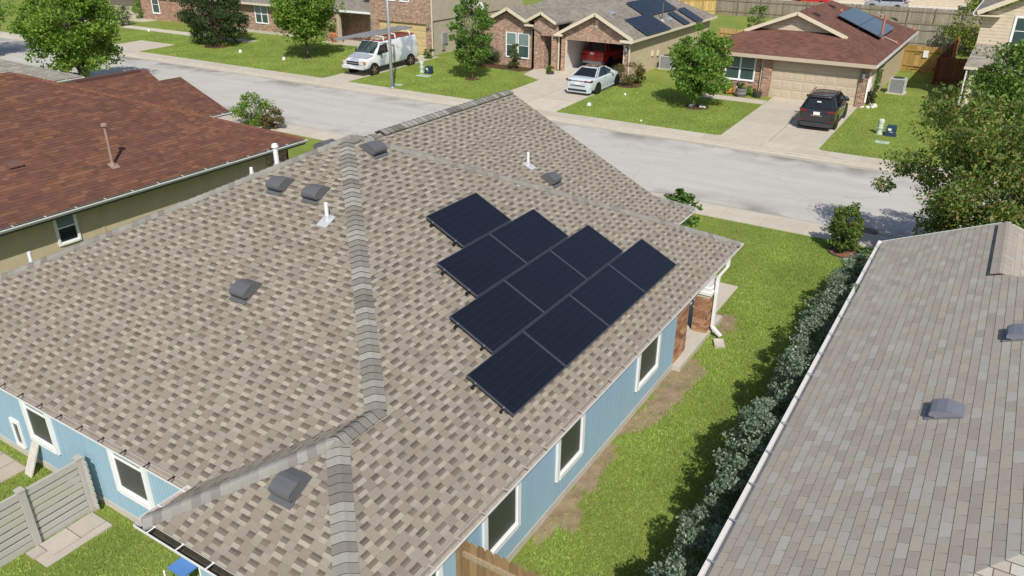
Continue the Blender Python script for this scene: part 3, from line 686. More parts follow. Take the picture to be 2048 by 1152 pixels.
cl = MB(); cl.box(PX0-.03, PX1+.03, PY0-.03, PY1+.03, 1.25, 1.33); cl.box(PX0+.02, PX1-.02, PY0+.02, PY1-.02, 1.33, ZE-.1); cl.box(PX0, PX1, PY0, PY1, 1.33, 1.45); cl.build('porch_column', M_WHITE, house)
bm_ = MB(); bm_.box(-.72, -.40, -2.36, -.35, ZE-.42, ZE-.2); bm_.box(-1.95, -.40, -.35, -.12, ZE-.42, ZE-.2); bm_.build('porch_beam', M_WHITE, house)
quadslab('footpath', [[(-1.5, .05), (-.45, .05), (-.45, 2.35), (-1.5, 2.35)]], 'small concrete pad in front of the porch of the blue house', zoff=.03)
# gutters and downspout
M_HANG = pm('aged_hanger', (.42, .38, .34), rough=.5)
gutter(house, (.0, BR[1]-.02, ZE-.012), (.0, .03, ZE-.012), (1, 0, 0), M_GUTIN, hm=M_HANG)
gutter(house, (XGE, .14, ZE-.012), (XGE, YGF+.02, ZE-.012), (1, 0, 0), M_GUTIN)
gutter(house, (LB[0], YB, ZE-.012), (IN[0]-.0, YB, ZE-.012), (0, -1, 0), M_GUTIN, hm=M_BLACK)
gutter(house, (BL[0]-.06, BL[1], ZE-.012), (.02, BL[1], ZE-.012), (0, -1, 0), M_GUTDARK, hang=.62, size=.14)
gutter(house, (BL[0], BL[1], ZE-.012), (BL[0], YB-.02, ZE-.012), (-1, 0, 0), M_GUTIN)
downspout(house, [(.06, -.98, ZE-.12), (.06, -.98, ZE-.30), (-.13, -1.0, ZE-.62), (-.13, -1.0, .28), (.14, -1.06, .10)])
spb = MB(); spb.slab([(.14, -1.6, .06), (.42, -1.45, .05), (.26, -1.1, .07), (-.02, -1.25, .08)], .06); spb.box(0, .01, 0, .01, -.2, -.19)
sp_ = thing('splash_block', 'small pale concrete splash block on the grass below the white downspout', 'splash block', (.2, -1.35, 0))
q_ = MB(); c4 = [(.02, -1.24), (.17, -1.56), (.40, -1.45), (.25, -1.13)]
q_.hexa([(x, y, -.01) for x, y in c4], [(x, y, .05) for x, y in c4]); q_.build('tray', M_CONC2, sp_)
q_ = MB()
for i in range(4):
    a, b = c4[i], c4[(i+1) % 4]
    if i != 2: q_.bar((a[0], a[1], .068), (b[0], b[1], .068), .035, .035)
q_.build('rim', M_CONC2, sp_)
# vents and pipes
nR = np.array([S, 0, 1.0]); nB = np.array([0, -S, 1.0]); nL = np.array([-S, 0, 1.0]); nW = nR
def onroof(u, v, p, n): return atplane(u, v, p, n)
for u, v in ((563, 372), (634, 389), (494, 583)): box_vent(house, onroof(u, v, LB, nB), nB, (0, -1, -S), w_=.39, l_=.40)
box_vent(house, onroof(584, 975, BL, nB), nB, (0, -1, -S), w_=.39, l_=.40)
box_vent(house, onroof(745, 301, FR, nR), nR, (1, 0, -S), w_=.39, l_=.40)
box_vent(house, onroof(1101, 361, (XGE, 0, ZE), nR), nR, (1, 0, -S), w_=.39, l_=.40)
box_vent(house, (-7.6, -6.9, ZR-.40), nL, (-1, 0, -S), w_=.39, l_=.40)
pipe(house, onroof(655, 441, LB, nB), .36, nB, (0, -1, -S)); pipe(house, onroof(1056, 331, (XGE, 0, ZE), nR), .36, nR, (1, 0, -S))
def behind_hip(u, v, off):
    # a point on the far roof face a little beyond the hip, and the height at which a pipe there shows its top at (u, v)
    best = min((abs(topix(np.array(LB)+(np.array(P2)-np.array(LB))*t/400)[0]-u), t) for t in range(401))[1]/400
    B = np.array(LB)+(np.array(P2)-np.array(LB))*best; x = B[0]-off; d = ray(u, v); P = CAM+d*((x-CAM[0])/d[0]); zr = ZE+S*(x+W_)
    return (P[0], P[1], zr), P[2]-zr
for u, v, hh in ((57, 504, .30), (502, 335, .30)):
    pipe(house, *behind_hip(u, v, .30), nL, (-1, 0, -S))
pipe(house, *behind_hip(549, 288, .55), nL, (-1, 0, -S), r=.055, cap=True)

# ---------------------------------------------------------------- solar panels
def pvmat():
    m = bpy.data.materials.new('solar_cells'); m.use_nodes = True; n = m.node_tree; b = n.nodes['Principled BSDF']; L = n.links.new
    tc = n.nodes.new('ShaderNodeTexCoord'); br = n.nodes.new('ShaderNodeTexBrick'); br.offset = 0; br.inputs['Scale'].default_value = 1
    br.inputs['Brick Width'].default_value = .026; br.inputs['Row Height'].default_value = .157; br.inputs['Mortar Size'].default_value = .0022; L(tc.outputs['Object'], br.inputs['Vector'])
    br.inputs['Color1'].default_value = (.0062, .0076, .0135, 1); br.inputs['Color2'].default_value = (.0075, .0095, .017, 1); br.inputs['Mortar'].default_value = (.024, .027, .038, 1)
    L(br.outputs['Color'], b.inputs['Base Color']); b.inputs['Roughness'].default_value = .22; b.inputs['Specular IOR Level'].default_value = .35
    return m
M_PV = pvmat(); M_PVF = pm('anodised_frame_sky_sheen', (.10, .108, .14), rough=.35, metal=.4)  # black frame lifted to bluish grey: sky sheen put into its colour
n_ = Vector(nR.tolist()).normalized(); ed = Vector((1, 0, -S)).normalized()
def panel_meshes(a, b):
    fr = MB(); t = .014; h = .038
    fr.box(0, a, 0, t, -h, 0); fr.box(0, a, b-t, b, -h, 0); fr.box(0, t, t, b-t, -h, 0); fr.box(a-t, a, t, b-t, -h, 0)
    ce = MB().box(t, a-t, t, b-t, -.012, -.003)
    rl = MB(); rl.box(-.07, a+.012, b*.2-.02, b*.2+.02, -h-.05, -h-.006); rl.box(-.07, a+.012, b*.8-.02, b*.8+.02, -h-.05, -h-.006)
    ck = [MB().lathe([(.011, -.02), (.011, .012), (.004, .014)], x, y, 0, 8) for x in (-.012,) for y in (b*.2, b*.8)]
    ft = []
    for y in (b*.2, b*.8):
        q = MB(); q.box(-.055, .0, y-.03, y+.03, -h-.10, -h-.085); q.box(-.05, -.012, y-.012, y+.012, -h-.09, -h+.01); ft.append(q)
    return fr.mesh('frame', M_PVF), ce.mesh('cells', M_PV), rl.mesh('rail', M_BLACK), [c.mesh('clamp_bolt', M_STEEL) for c in ck], [f.mesh('roof_foot', M_BLACK) for f in ft]
def solar_panel(pm_, org, ax, ay, az, label, group, end=False, lift=0.0):
    t = bpy.data.objects.new('solar_panel', None); COL.objects.link(t); tag(t, label, 'solar panel', group)
    t.matrix_world = Matrix(((ax.x, ay.x, az.x, org[0]), (ax.y, ay.y, az.y, org[1]), (ax.z, ay.z, az.z, org[2]), (0, 0, 0, 1)))
    link('frame', pm_[0], t, True); link('cells', pm_[1], t, True); link('rail', pm_[2], t, True)
    if end:
        for m in pm_[3]: link('clamp_bolt', m, t, True)
        for m in pm_[4]: link('roof_foot', m, t, True)
    return t
PA, PB = 1.771, 1.03; pmm = panel_meshes(PA, PB)
base = np.array([0, 0, ZE])-np.array(ed)*4.843+np.array(n_)*.13
row_y = [2.6447, 1.7365, .8298, 0]; names = ['top', 'second', 'third', 'bottom']
ordn = {1: ['only panel'], 2: ['left panel', 'right panel'], 3: ['left panel', 'middle panel', 'right panel'], 4: ['leftmost panel', 'second panel from left', 'third panel from left', 'rightmost panel']}
for r_ in range(4):
    for k in range(r_+1):
        org = base+np.array(ed)*(r_*(PB+.02))+np.array([0, -10.2818+row_y[r_]+k*(PA+.02), 0])
        # local x along the row (+y), local y down the slope
        solar_panel(pmm, org, Vector((0, 1, 0)), ed, Vector((0, 1, 0)).cross(ed) if Vector((0, 1, 0)).cross(ed).z > 0 else -Vector((0, 1, 0)).cross(ed), 'black solar panel, %s of the %s row on the taupe roof' % (ordn[r_+1][k], names[r_]), 'solar panels on the blue house', end=(k == 0))

# ================================================================ HOUSE ON THE RIGHT WITH THE TAN THREE-TAB ROOF
RX, RS, RZ = 3.20, .417, 2.40
rh = thing('house', 'house at the right edge under a tan and grey three tab shingle roof', 'house', (9, -6, 0))
rXR = 5.78; rzR = RZ+RS*(rXR-RX); rYF = 2.1; rYB = -13.75; rXM = 9.0; rzM = RZ+RS*(rXM-RX); rYJ = -1.45
fA = [(RX, rYB, RZ), (rXM, rYB+(rXM-RX), rzM), (rXM, rYJ-(rXM-rXR), rzM), (rXR, rYJ, rzR), (rXR, rYF, rzR), (RX, rYF, RZ)]
fB = [(RX, rYB, RZ), (2*rXM-RX, rYB, RZ), (rXM, rYB+(rXM-RX), rzM)]
fC = [(rXR, rYF, rzR), (rXR, rYJ, rzR), (2*rXR-RX, rYJ-(rXR-RX)*0, RZ), (2*rXR-RX, rYF, RZ)]
fD = [(rXM, rYB+(rXM-RX), rzM), (2*rXM-RX, rYB, RZ), (2*rXM-RX, rYJ, RZ), (rXM, rYJ-(rXM-rXR), rzM)]
fE = [(rXR, rYJ, rzR), (rXM, rYJ-(rXM-rXR), rzM), (2*rXM-RX, rYJ, RZ), (2*rXR-RX, rYJ, RZ)]
rroof = deck(rh, [fA, fB, fC, fD, fE])
RP = dict(light=[(0.3802, 0.3392, 0.2823), (0.367, 0.3268, 0.2745), (0.3569, 0.3151, 0.2652), (0.3856, 0.3617, 0.3157), (0.3763, 0.3485, 0.3025), (0.3957, 0.3781, 0.3367), (0.3856, 0.3423, 0.2807), (0.3452, 0.3035, 0.259), (0.3701, 0.3283, 0.2776)])
lay_shingles(rroof, [(fA, (0, 1, 0)), (fB, (1, 0, 0)), (fC, (0, 1, 0)), (fD, (0, 1, 0)), (fE, (1, 0, 0))], 'tab', RP, 21, expo=.142)
# thick shingled ridge vent
rvp = [(rXR, rYF+.01, rzR), (rXR, rYJ+.0, rzR)]
caps(rroof, (rXR, rYJ-.12, rzR), (rXR, rYF-.15, rzR), .19, [(.345, .30, .25), (.355, .315, .27), (.33, .285, .24)], RS*.8, lift=.055, step=.31, ridge=True, seed=12, butt=(.24, .2, .165), thick=.012)
v_ = MB(); v_.hexa([(rXR-.12, rYJ-.10, rzR-.08), (rXR+.12, rYJ-.10, rzR-.08), (rXR+.12, rYF-.02, rzR-.08), (rXR-.12, rYF-.02, rzR-.08)], [(rXR-.11, rYJ-.08, rzR-.005), (rXR+.11, rYJ-.08, rzR-.005), (rXR+.11, rYF-.02, rzR-.005), (rXR-.11, rYF-.02, rzR-.005)]); v_.build('ridge_vent', M_BLACK, rroof)
fb = MB(); fb.box(RX-.0, RX+.02, rYB, rYF, RZ-.19, RZ-.02); fb.bar((RX, rYF+.012, RZ-.07), (rXR, rYF+.012, rzR-.07), .02, .15); fb.bar((2*rXR-RX, rYF+.012, RZ-.07), (rXR, rYF+.012, rzR-.07), .02, .15); fb.build('fascia', M_WHITE, rh)
gutter(rh, (RX, rYF+.02, RZ-.012), (RX, rYB, RZ-.012), (-1, 0, 0), pm('clean_gutter_inside', (.58, .56, .54), rough=.5), hang=.92, size=.13, hm=M_STEEL)
wall(rh, 'x', RX+.45, -1, rYB+.4, rYF-.4, 0, RZ-.1, M_TANGREY); wall(rh, 'y', rYF-.4, 1, RX+.45, 8, 0, RZ, M_TANGREY)
gwm = MB(); gwm.poly([(RX+.45, rYF-.4, RZ-.0), (2*rXR-RX-.4, rYF-.4, RZ), (rXR, rYF-.4, rzR-.11)]); gwm.build('gable_wall', M_TANGREY, rh)
wall(rh, 'y', rYB+.4, -1, RX+.45, 2*rXM-RX-.45, 0, RZ-.1, M_TANGREY); wall(rh, 'x', 2*rXM-RX-.45, 1, rYB+.4, rYJ-.4, 0, RZ-.1, M_TANGREY); wall(rh, 'y', rYJ-.4, 1, 8, 2*rXM-RX-.45, 0, RZ-.1, M_TANGREY)
nA = np.array([-RS, 0, 1.0]); dA = (-1, 0, -RS)
M_VENT2 = pm('bluish_vent_plastic', (.17, .175, .21), rough=.5)
box_vent(rh, atplane(1893, 826, (RX, 0, RZ), nA), nA, dA, mat=M_VENT2, w_=.40, l_=.40, h_=.15); box_vent(rh, atplane(2044, 672, (RX, 0, RZ), nA), nA, dA, mat=M_VENT2, w_=.40, l_=.40, h_=.15)

# ================================================================ HOUSE ON THE LEFT WITH THE RED-BROWN ROOF
LX, LZ, LS, LYF = -17.04, 2.40, .42, 1.2
lh = thing('house', 'tan sided house at the left under a mottled red brown shingle roof', 'house', (-23, -5, 0))
LP = (LX-6.6, LYF-6.6, LZ+LS*6.6); LP2 = (LX-6.6, -14, LZ+LS*6.6)
gA = [(LX, LYF, LZ), LP, LP2, (LX, -24, LZ)]
gF = [(LX, LYF, LZ), (LX-13.2, LYF, LZ), LP]
gL = [LP, (LX-13.2, LYF, LZ), (LX-13.2, -20, LZ), LP2]
# front wing (gable) and its lower nested gable
w1x, w1e, w1z, w1y = -26.35, -23.1, 4.03, 1.3
gW1 = [(w1e, -2.2, LZ), (w1e, w1y, LZ), (w1x, w1y, w1z), (w1x, -2.4, w1z)]; gW1b = [(w1x, w1y, w1z), (2*w1x-w1e, w1y, LZ), (2*w1x-w1e, -2.2, LZ), (w1x, -2.4, w1z)]
w2z, w2y = 3.52, 2.72; w2x = -26.1
gW2 = [(w1e, w1y-.3, LZ-.03), (w1e, w2y, LZ-.03), (w2x, w2y, w2z), (w2x, w1y-.3, w2z)]; gW2b = [(w2x, w2y, w2z), (2*w2x-w1e, w2y, LZ-.03), (2*w2x-w1e, w1y-.3, LZ-.03), (w2x, w1y-.3, w2z)]
lroof = deck(lh, [gA, gF, gL, gW1, gW1b, gW2, gW2b])
LPAL = dict(light=[(0.1485, 0.0697, 0.0462), (0.1399, 0.0654, 0.0448), (0.1284, 0.061, 0.0433), (0.1665, 0.0783, 0.0491), (0.1327, 0.0639, 0.0476), (0.1183, 0.0589, 0.0455), (0.1428, 0.0668, 0.0448), (0.1809, 0.087, 0.0527)])
lay_shingles(lroof, [(gA, (0, 1, 0)), (gW1, (0, 1, 0)), (gW2, (0, 1, 0)), (gF, (1, 0, 0)), (gL, (0, 1, 0)), (gW1b, (0, 1, 0)), (gW2b, (0, 1, 0))], 'mix', LPAL, 31)
LC = [(.19, .083, .052), (.205, .092, .058), (.17, .074, .048)]
caps(lroof, (LX, LYF, LZ), LP, .14, LC, LS, seed=13, thick=.014); caps(lroof, LP2, LP, .15, LC, LS, ridge=True, seed=14)
rvv = MB().box(w1x-.14, w1x+.14, -1.9, w1y-.35, w1z-.06, w1z+.05); rvv.build('ridge_vent', pm('brown_vent', (.10, .05, .038), rough=.8), lroof)
M_TAN3 = groovemat('pale_tan_siding', (.50, .42, .275), .4, amt=.06)
wx = LX-.48
lw = wall(lh, 'x', wx, 1, -24, .72, 0, LZ-.12, M_TAN3); wall(lh, 'y', .72, 1, LX-12.6, wx, 0, LZ-.1, M_TAN3)
wall(lh, 'y', 1.0, 1, 2*w1x-w1e+.4, w1e-.4, 0, LZ-.1, M_BRICK2); wall(lh, 'x', w1e-.4, 1, -2, 1.0, 0, LZ-.1, M_TANGREY)
wall(lh, 'x', LX-12.6, -1, -20, .72, 0, LZ-.1, M_TAN3)
MB().box(LX-.48, LX-.02, -24, LYF, LZ-.21, LZ-.19).build('soffit', M_TAN3, lh)
MB().box(LX-.02, LX, -24, LYF, LZ-.21, LZ-.03).build('fascia', pm('dark_fascia', (.10, .09, .08), rough=.6), lh)
gutter(lh, (LX, -20, LZ-.02), (LX, LYF, LZ-.02), (1, 0, 0), M_GUTDARK, hang=.9, size=.12); gutter(lh, (w1e, w1y+.1, LZ-.04), (w1e, w2y, LZ-.04), (1, 0, 0), M_GUTDARK, hang=.6, size=.12)
window(lh, 'x', wx, 1, -8.28, -7.72, 1.28, 2.2, trim=.06, upper=M_BLIND, lower=M_GLASS)
for y in (-11.1, -6.9, -4.2, -1.6):
    MB().box(wx, wx+.014, y-.03, y+.03, 0, LZ-.21).build('batten', M_TAN3, lh)
MB().box(wx, wx+.03, -.35, .62, 0, LZ-.21).build('brick_corner', M_BRICK2, lh)
M_PINK = pm('weathered_pink_metal', (.30, .205, .165), rough=.6, vary=(6, .15))
nLA = np.array([LS, 0, 1.0])
pt_ = atplane(226, 331, (LX, 0, LZ), nLA); pp_ = pipe(lh, pt_, 1.28, nLA, (1, 0, -LS), r=.045, mat=M_PINK, fm=M_PINK, cap=False)
MB().lathe([(.055, 0), (.10, .01), (.10, .07), (.05, .10)], *[float(t) for t in (pt_[0], pt_[1], pt_[2]+1.24)], 12).build('rain_cap', M_PINK, pp_)
box_vent(lh, atplane(26, 331, (LX, 0, LZ), nLA), nLA, (1, 0, -LS), mat=pm('brown_vent2', (.14, .075, .055), rough=.6), w_=.4, l_=.4, h_=.13)
# grey roofed neighbour behind it
qh = thing('house', 'grey roofed house glimpsed behind the red brown roof at the left edge', 'house', (-42, -2, 0))
ex, ey, ez = -35.7, 3.8, 2.4; q3 = .38
qA = [(ex, ey, ez), (ex-5, ey-5, ez+5*q3), (ex-5, -12, ez+5*q3), (ex, -12, ez)]
qF = [(ex, ey, ez), (ex-10, ey, ez), (ex-5, ey-5, ez+5*q3)]
qr = deck(qh, [qA, qF]); lay_shingles(qr, [(qA, (0, 1, 0))], 'tab', dict(light=[(.30, .28, .235), (.26, .24, .20), (.33, .305, .255), (.28, .25, .21)]), 41, single=60)
gutter(qh, (ex, -12, ez-.02), (ex, ey, ez-.02), (1, 0, 0), M_GUTDARK, hang=.9); wall(qh, 'x', ex-.45, 1, -12, ey-.45, 0, ez-.1, M_TAN); wall(qh, 'y', ey-.45, 1, ex-9.5, ex-.45, 0, ez-.05, M_TAN)

# ================================================================ HOUSES ACROSS THE STREET
ZF = .24
M_RGREY = shinglemat('far_grey_shingles', [(.185, .162, .135), (.235, .208, .175), (.27, .245, .21), (.215, .19, .16)])
M_RRED = shinglemat('far_red_shingles', [(.125, .062, .048), (.155, .075, .056), (.182, .09, .066), (.14, .068, .053)])
M_RTAN = shinglemat('far_tan_shingles', [(.25, .22, .185), (.30, .27, .23), (.21, .18, .155), (.33, .30, .26)])
def roofpart(par, polys, mat, th=.12, name='roof'):
    mb = MB()
    for p in polys: mb.slab(p, th)
    return mb.build(name, mat, par)
def rake(par, pts, mat, w_=.05, h_=.2, name='rake_board'):
    mb = MB()
    for a, b in zip(pts[:-1], pts[1:]): mb.bar(a, b, w_, h_)
    return mb.build(name, mat, par)
def gable_fill(par, x0, x1, y, z0, zp, mat, xp=None, th=.1, name='gable_wall'):
    xp = (x0+x1)/2 if xp is None else xp
    mb = MB(); mb.hexa([(x0, y+th, z0), (x1, y+th, z0), (xp, y+th, zp)], [(x0, y, z0), (x1, y, z0), (xp, y, zp)]); return mb.build(name, mat, par)
def garage_door(par, y, x0, x1, z0, z1, mat, nx=8, nz=4):
    d = MB().box(x0, x1, y, y+.04, z0, z1).build('garage_door', mat, par)
    for i in range(nx):
        for j in range(nz):
            a0 = x0+(x1-x0)*i/nx+.07; a1 = x0+(x1-x0)*(i+1)/nx-.07; q0 = z0+(z1-z0)*j/nz+.09; q1 = z0+(z1-z0)*(j+1)/nz-.09
            m = MB(); m.hexa([(a0, y, q0), (a1, y, q0), (a1, y, q1), (a0, y, q1)], [(a0+.03, y-.012, q0+.03), (a1-.03, y-.012, q0+.03), (a1-.03, y-.012, q1-.03), (a0+.03, y-.012, q1-.03)]); m.build('door_panel', mat, d)
    g2 = MB()
    for j in range(1, nz): g2.box(x0, x1, y-.004, y+.001, z0+(z1-z0)*j/nz-.012, z0+(z1-z0)*j/nz+.012)
    g2.build('section_joint', pm('door_joint', (.30, .25, .18), rough=.7), d); return d
def lamp_fixture(par, x, y, z):
    m = MB(); m.box(x-.05, x+.05, y-.03, y, z-.08, z+.12); m.lathe([(.03, .1), (.09, .06), (.10, -.16), (.05, -.2)], x, y-.13, z, 10); m.build('wall_lantern', pm('lantern', (.25, .27, .30), rough=.4, metal=.4), par)
# ---------------------------------------------------------------- H2: red-brown roof, closed garage
h2 = thing('house', 'single storey house with a red brown hip roof and closed tan garage door', 'house', (-6.3, 36, ZF))
yE, yW, zE, sl = 28.55, 28.98, 2.72, .42
xa, xb, xm = -11.7, -1.28, -6.49; hw = (xb-xa)/2; zr = zE+sl*hw; yb2 = 45.3
yL = 29.05; yg = 30.9; tg = yg-yE
Rr = (xm, yb2-hw, zr); xgr, xgl = xb-tg, xa+tg
f_r = [(xb, yE, zE), (xb, yb2, zE), Rr, (xm, yg, zr), (xgr, yg, zE+sl*tg)]
f_l = [(xa, yE, zE), (xgl, yg, zE+sl*tg), (xm, yg, zr), Rr, (xa, yb2, zE)]
f_b = [(xb, yb2, zE), (xa, yb2, zE), Rr]
f_f = [(xa+.0, yE, zE), (xb, yE, zE), (xgr, yg, zE+sl*tg), (xgl, yg, zE+sl*tg)]
h2r = roofpart(h2, [f_r, f_l, f_b, f_f], M_RRED)
gable_fill(h2, xgl+.25, xgr-.25, yg+.4, zE+sl*tg-.05, zr-.1, M_CREAM); rake(h2, [(xgl-.15, yg-.03, zE+sl*tg-.02), (xm, yg-.03, zr-.02), (xgr+.15, yg-.03, zE+sl*tg-.02)], M_CREAMP, .06, .2)
roofpart(h2, [[(xgl, yg, zE+sl*tg), (xgr, yg, zE+sl*tg), (xgr-.3, yg+.6, zE+sl*(tg+.55)), (xgl+.3, yg+.6, zE+sl*(tg+.55))]], M_RRED, .05, name='gable_skirt')
fa = MB(); fa.box(xa, xb, yE-.03, yE, zE-.22, zE-.01); fa.build('fascia', M_TANDOOR, h2); fa = MB(); fa.box(xb, xb+.04, yE, yb2, zE-.16, zE+.01); fa.build('gutter', M_GUTTER, h2)
xG0, xG1 = -7.02, -2.12
wall(h2, 'y', yW, -1, -7.55, xb-.42, ZF-.2, zE-.05, M_BRICK, holes=[(xG0, xG1, ZF-.2, 2.42)])
wall(h2, 'y', yW+.1, -1, xG0-.0, xG1, 2.42, zE-.05, M_TANDOOR, name='lintel'); garage_door(h2, yW+.12, xG0, xG1, ZF, 2.42, M_TANDOOR)
wall(h2, 'y', yW+.25, -1, xa+.4, -7.55, ZF-.2, zE-.05, M_BRICK); window(h2, 'y', yW+.25, -1, -9.86, -8.14, 1.06, 2.42, trim=.07, mull=1, upper=M_BLIND, lower=pm('teal_glass', (.05, .085, .085), rough=.05, spec=.8))
wall(h2, 'x', xb-.42, 1, yW+.001, yb2-.4, ZF-.2, zE-.02, M_TAN); wall(h2, 'x', xa+.4, -1, yW+.26, yb2-.4, ZF-.2, zE-.02, M_TAN)
lamp_fixture(h2, -1.93, yW, 2.05)
bx_ = MB(); bx_.box(xb-.42, xb-.30, 29.5, 29.85, 1.1, 1.9); bx_.box(xb-.42, xb-.34, 29.3, 29.4, .5, 2.2); bx_.box(xb-.42, xb-.32, 30.1, 30.35, .9, 1.4); bx_.build('meter_box', M_WHITE, h2)
downspout(h2, [(-7.64, yW+.15, zE-.2), (-7.64, yW+.15, ZF+.1)], mat=M_CREAMP)
nH = np.array([sl, 0, 1.0])
for u, v in ((1632, 29), (1663, 13), (1788, 39)): box_vent(h2, atplane(u, v, (xb, 0, zE), nH), nH, (1, 0, -sl), mat=pm('dark_roof_vent', (.05, .03, .026), rough=.6), h_=.1, w_=.4, l_=.4)
nHl = np.array([-sl, 0, 1.0]); box_vent(h2, atplane(1552, 28, (xa, 0, zE), nHl), nHl, (-1, 0, -sl), mat=MATS['dark_roof_vent'], h_=.14)
M_COP = pm('copper_flashing', (.42, .17, .11), rough=.55)
def stub(u, v, h, r=.05, n=nH, p=(xb, 0, zE), dn=(1, 0, -sl)):
    P = atplane(u, v, p, n); return pipe(h2, P, h, n, dn, r=r, mat=M_COP, fm=M_COP)
stub(1762, 76, 1.35, .075); stub(1682, 22, .15); stub(1826, 58, .15); stub(1792, 86, .12)
stub(1500, 46, .2, n=nHl, p=(xa, 0, zE), dn=(-1, 0, -sl))
cdm = MB(); cdm.tube([atplane(1755, 25, (xb, 0, zE+.06), nH), atplane(1770, 33, (xb, 0, zE+.06), nH), atplane(1762, 37, (xb, 0, zE+.06), nH)], .025, 6); cdm.tube([atplane(1765, 72, (xb, 0, zE+.06), nH), atplane(1792, 84, (xb, 0, zE+.06), nH)], .025, 6); cdm.build('conduit', pm('pale_conduit', (.55, .42, .36), rough=.6), h2)
# two tilted panels on its roof
nv = Vector(nH.tolist()).normalized(); e2 = Vector((1, 0, -sl)).normalized(); pA = panel_meshes(1.0, 1.75)
M_PV2 = pm('solar_cells_grey', (.035, .05, .075), rough=.2, spec=.6, vary=(40, .3, (0.02, 1, 1)))
pA[1].materials[0] = M_PV2
pA = panel_meshes(5.4, 1.48); pA[1].materials[0] = M_PV2
for k, nm in enumerate(('upper', 'lower')):
    org = np.array([-5.0, 0, zE+sl*(xb+5.0)+.26])+np.array(e2)*(k*1.5); org[1] = 35.0
    solar_panel(pA, org, Vector((0, 1, 0)), e2, nv, '%s of the two grey blue solar panels on the red brown roof across the street' % nm, 'solar panels on the red brown roof')

# ---------------------------------------------------------------- H1: brick house with the open garage
h1 = thing('house', 'brick house with three small gables and an open garage across the street', 'house', (-22, 37, ZF))
Y1 = 29.55; zE1 = 2.75; s1 = .5
xR, xL = -16.15, -28.6
# main hip behind
xm1 = (xR+xL)/2; hw1 = (xR-xL)/2; zr1 = zE1+s1*hw1; yf1 = 30.35; yb1 = 45.6
m_r = [(xR, yf1, zE1), (xR, yb1, zE1), (xm1, yb1-hw1, zr1), (xm1, yf1+hw1, zr1)]
m_l = [(xL, yf1, zE1), (xm1, yf1+hw1, zr1), (xm1, yb1-hw1, zr1), (xL, yb1, zE1)]
m_f = [(xL, yf1, zE1), (xR, yf1, zE1), (xm1, yf1+hw1, zr1)]; m_b = [(xR, yb1, zE1), (xL, yb1, zE1), (xm1, yb1-hw1, zr1)]
polys = [m_r, m_l, m_f, m_b]
def cross_gable(x0, x1, zb, zp, yfront):
    xp = (x0+x1)/2; yk = yf1+(zp-zE1)/s1+.05; yv = yf1+max(0, (zb-zE1)/s1)
    return [[(x0, yfront, zb), (xp, yfront, zp), (xp, yk, zp), (x0, yv, zb)], [(xp, yfront, zp), (x1, yfront, zb), (x1, yv, zb), (xp, yk, zp)]]
G3 = [(-21.75, xR+.001, 2.78, 4.22, Y1-.38), (-28.6, -23.0, 2.78, 4.16, Y1-.38), (-24.15, -21.75, 3.42, 4.05, Y1-.55)]
for x0, x1, zb, zp, yy in G3: polys += cross_gable(x0, x1, zb+.01, zp+.01, yy)
h1r = roofpart(h1, polys, M_RGREY)
rake(h1, [(G3[0][0], Y1-.41, 2.75), (-18.95, Y1-.41, 4.19), (xR, Y1-.41, 2.75)], M_CREAMP, .05, .2); rake(h1, [(-28.6, Y1-.41, 2.75), (-25.8, Y1-.41, 4.13), (-24.0, Y1-.41, 3.26)], M_CREAMP, .05, .2); rake(h1, [(-24.15, Y1-.58, 3.42), (-22.95, Y1-.58, 4.04), (-21.75, Y1-.58, 3.42)], M_CREAMP, .05, .17)
XG0, XG1 = -21.25, -16.85
wall(h1, 'y', Y1, -1, -21.6, xR-.35, ZF-.2, 2.86, M_BRICK2, holes=[(XG0, XG1, ZF-.2, 2.42)]); gable_fill(h1, -21.45, xR-.3, Y1, 2.86, 4.08, M_BRICK2)
wall(h1, 'y', Y1, -1, -28.3, -23.75, ZF-.2, 2.86, M_BRICK2, holes=[]); gable_fill(h1, -28.3, -23.4, Y1, 2.86, 4.0, M_BRICK2, xp=-25.8)
M_SOLD = brickmat('soldier_brick', (.27, .14, .09), (.46, .29, .2), (.55, .48, .4), .075, .22)
for bb in ((XG0-.1, XG1+.1, Y1-.02, Y1+.02, 2.40, 2.62), (-26.3, -23.95, Y1-.02, Y1+.02, 2.52, 2.72)): MB().box(*bb).build('soldier_course', M_SOLD, h1)
for a, b in ((-26.05, -25.25), (-25.05, -24.2)): window(h1, 'y', Y1, -1, a, b, .86, 2.50, trim=.05, upper=M_BLIND, lower=MATS['teal_glass'])
# entry bay with its own little gable
wall(h1, 'y', Y1-.3, -1, -23.75, -21.85, ZF-.2, 3.4, M_BRICK2, holes=[(-23.15, -22.2, ZF-.2, 2.55)], th=.35); gable_fill(h1, -23.75, -21.85, Y1-.3, 3.4, 3.93, M_BRICK2, th=.3)
wall(h1, 'x', -23.75, -1, Y1-.3, Y1+.2, ZF-.2, 3.4, M_BRICK2); 
MB().box(-23.7, -21.9, Y1+1.6, Y1+1.7, ZF, 2.8).build('entry_back_wall', M_BRICK2, h1); MB().box(-23.0, -22.15, Y1+1.56, Y1+1.6, ZF, 2.3).build('front_door', MATS['dark_door'], h1)
MB().box(-23.16, -23.0, Y1+.05, Y1+1.6, ZF, 2.8).build('entry_side_wall', M_BRICK2, h1)
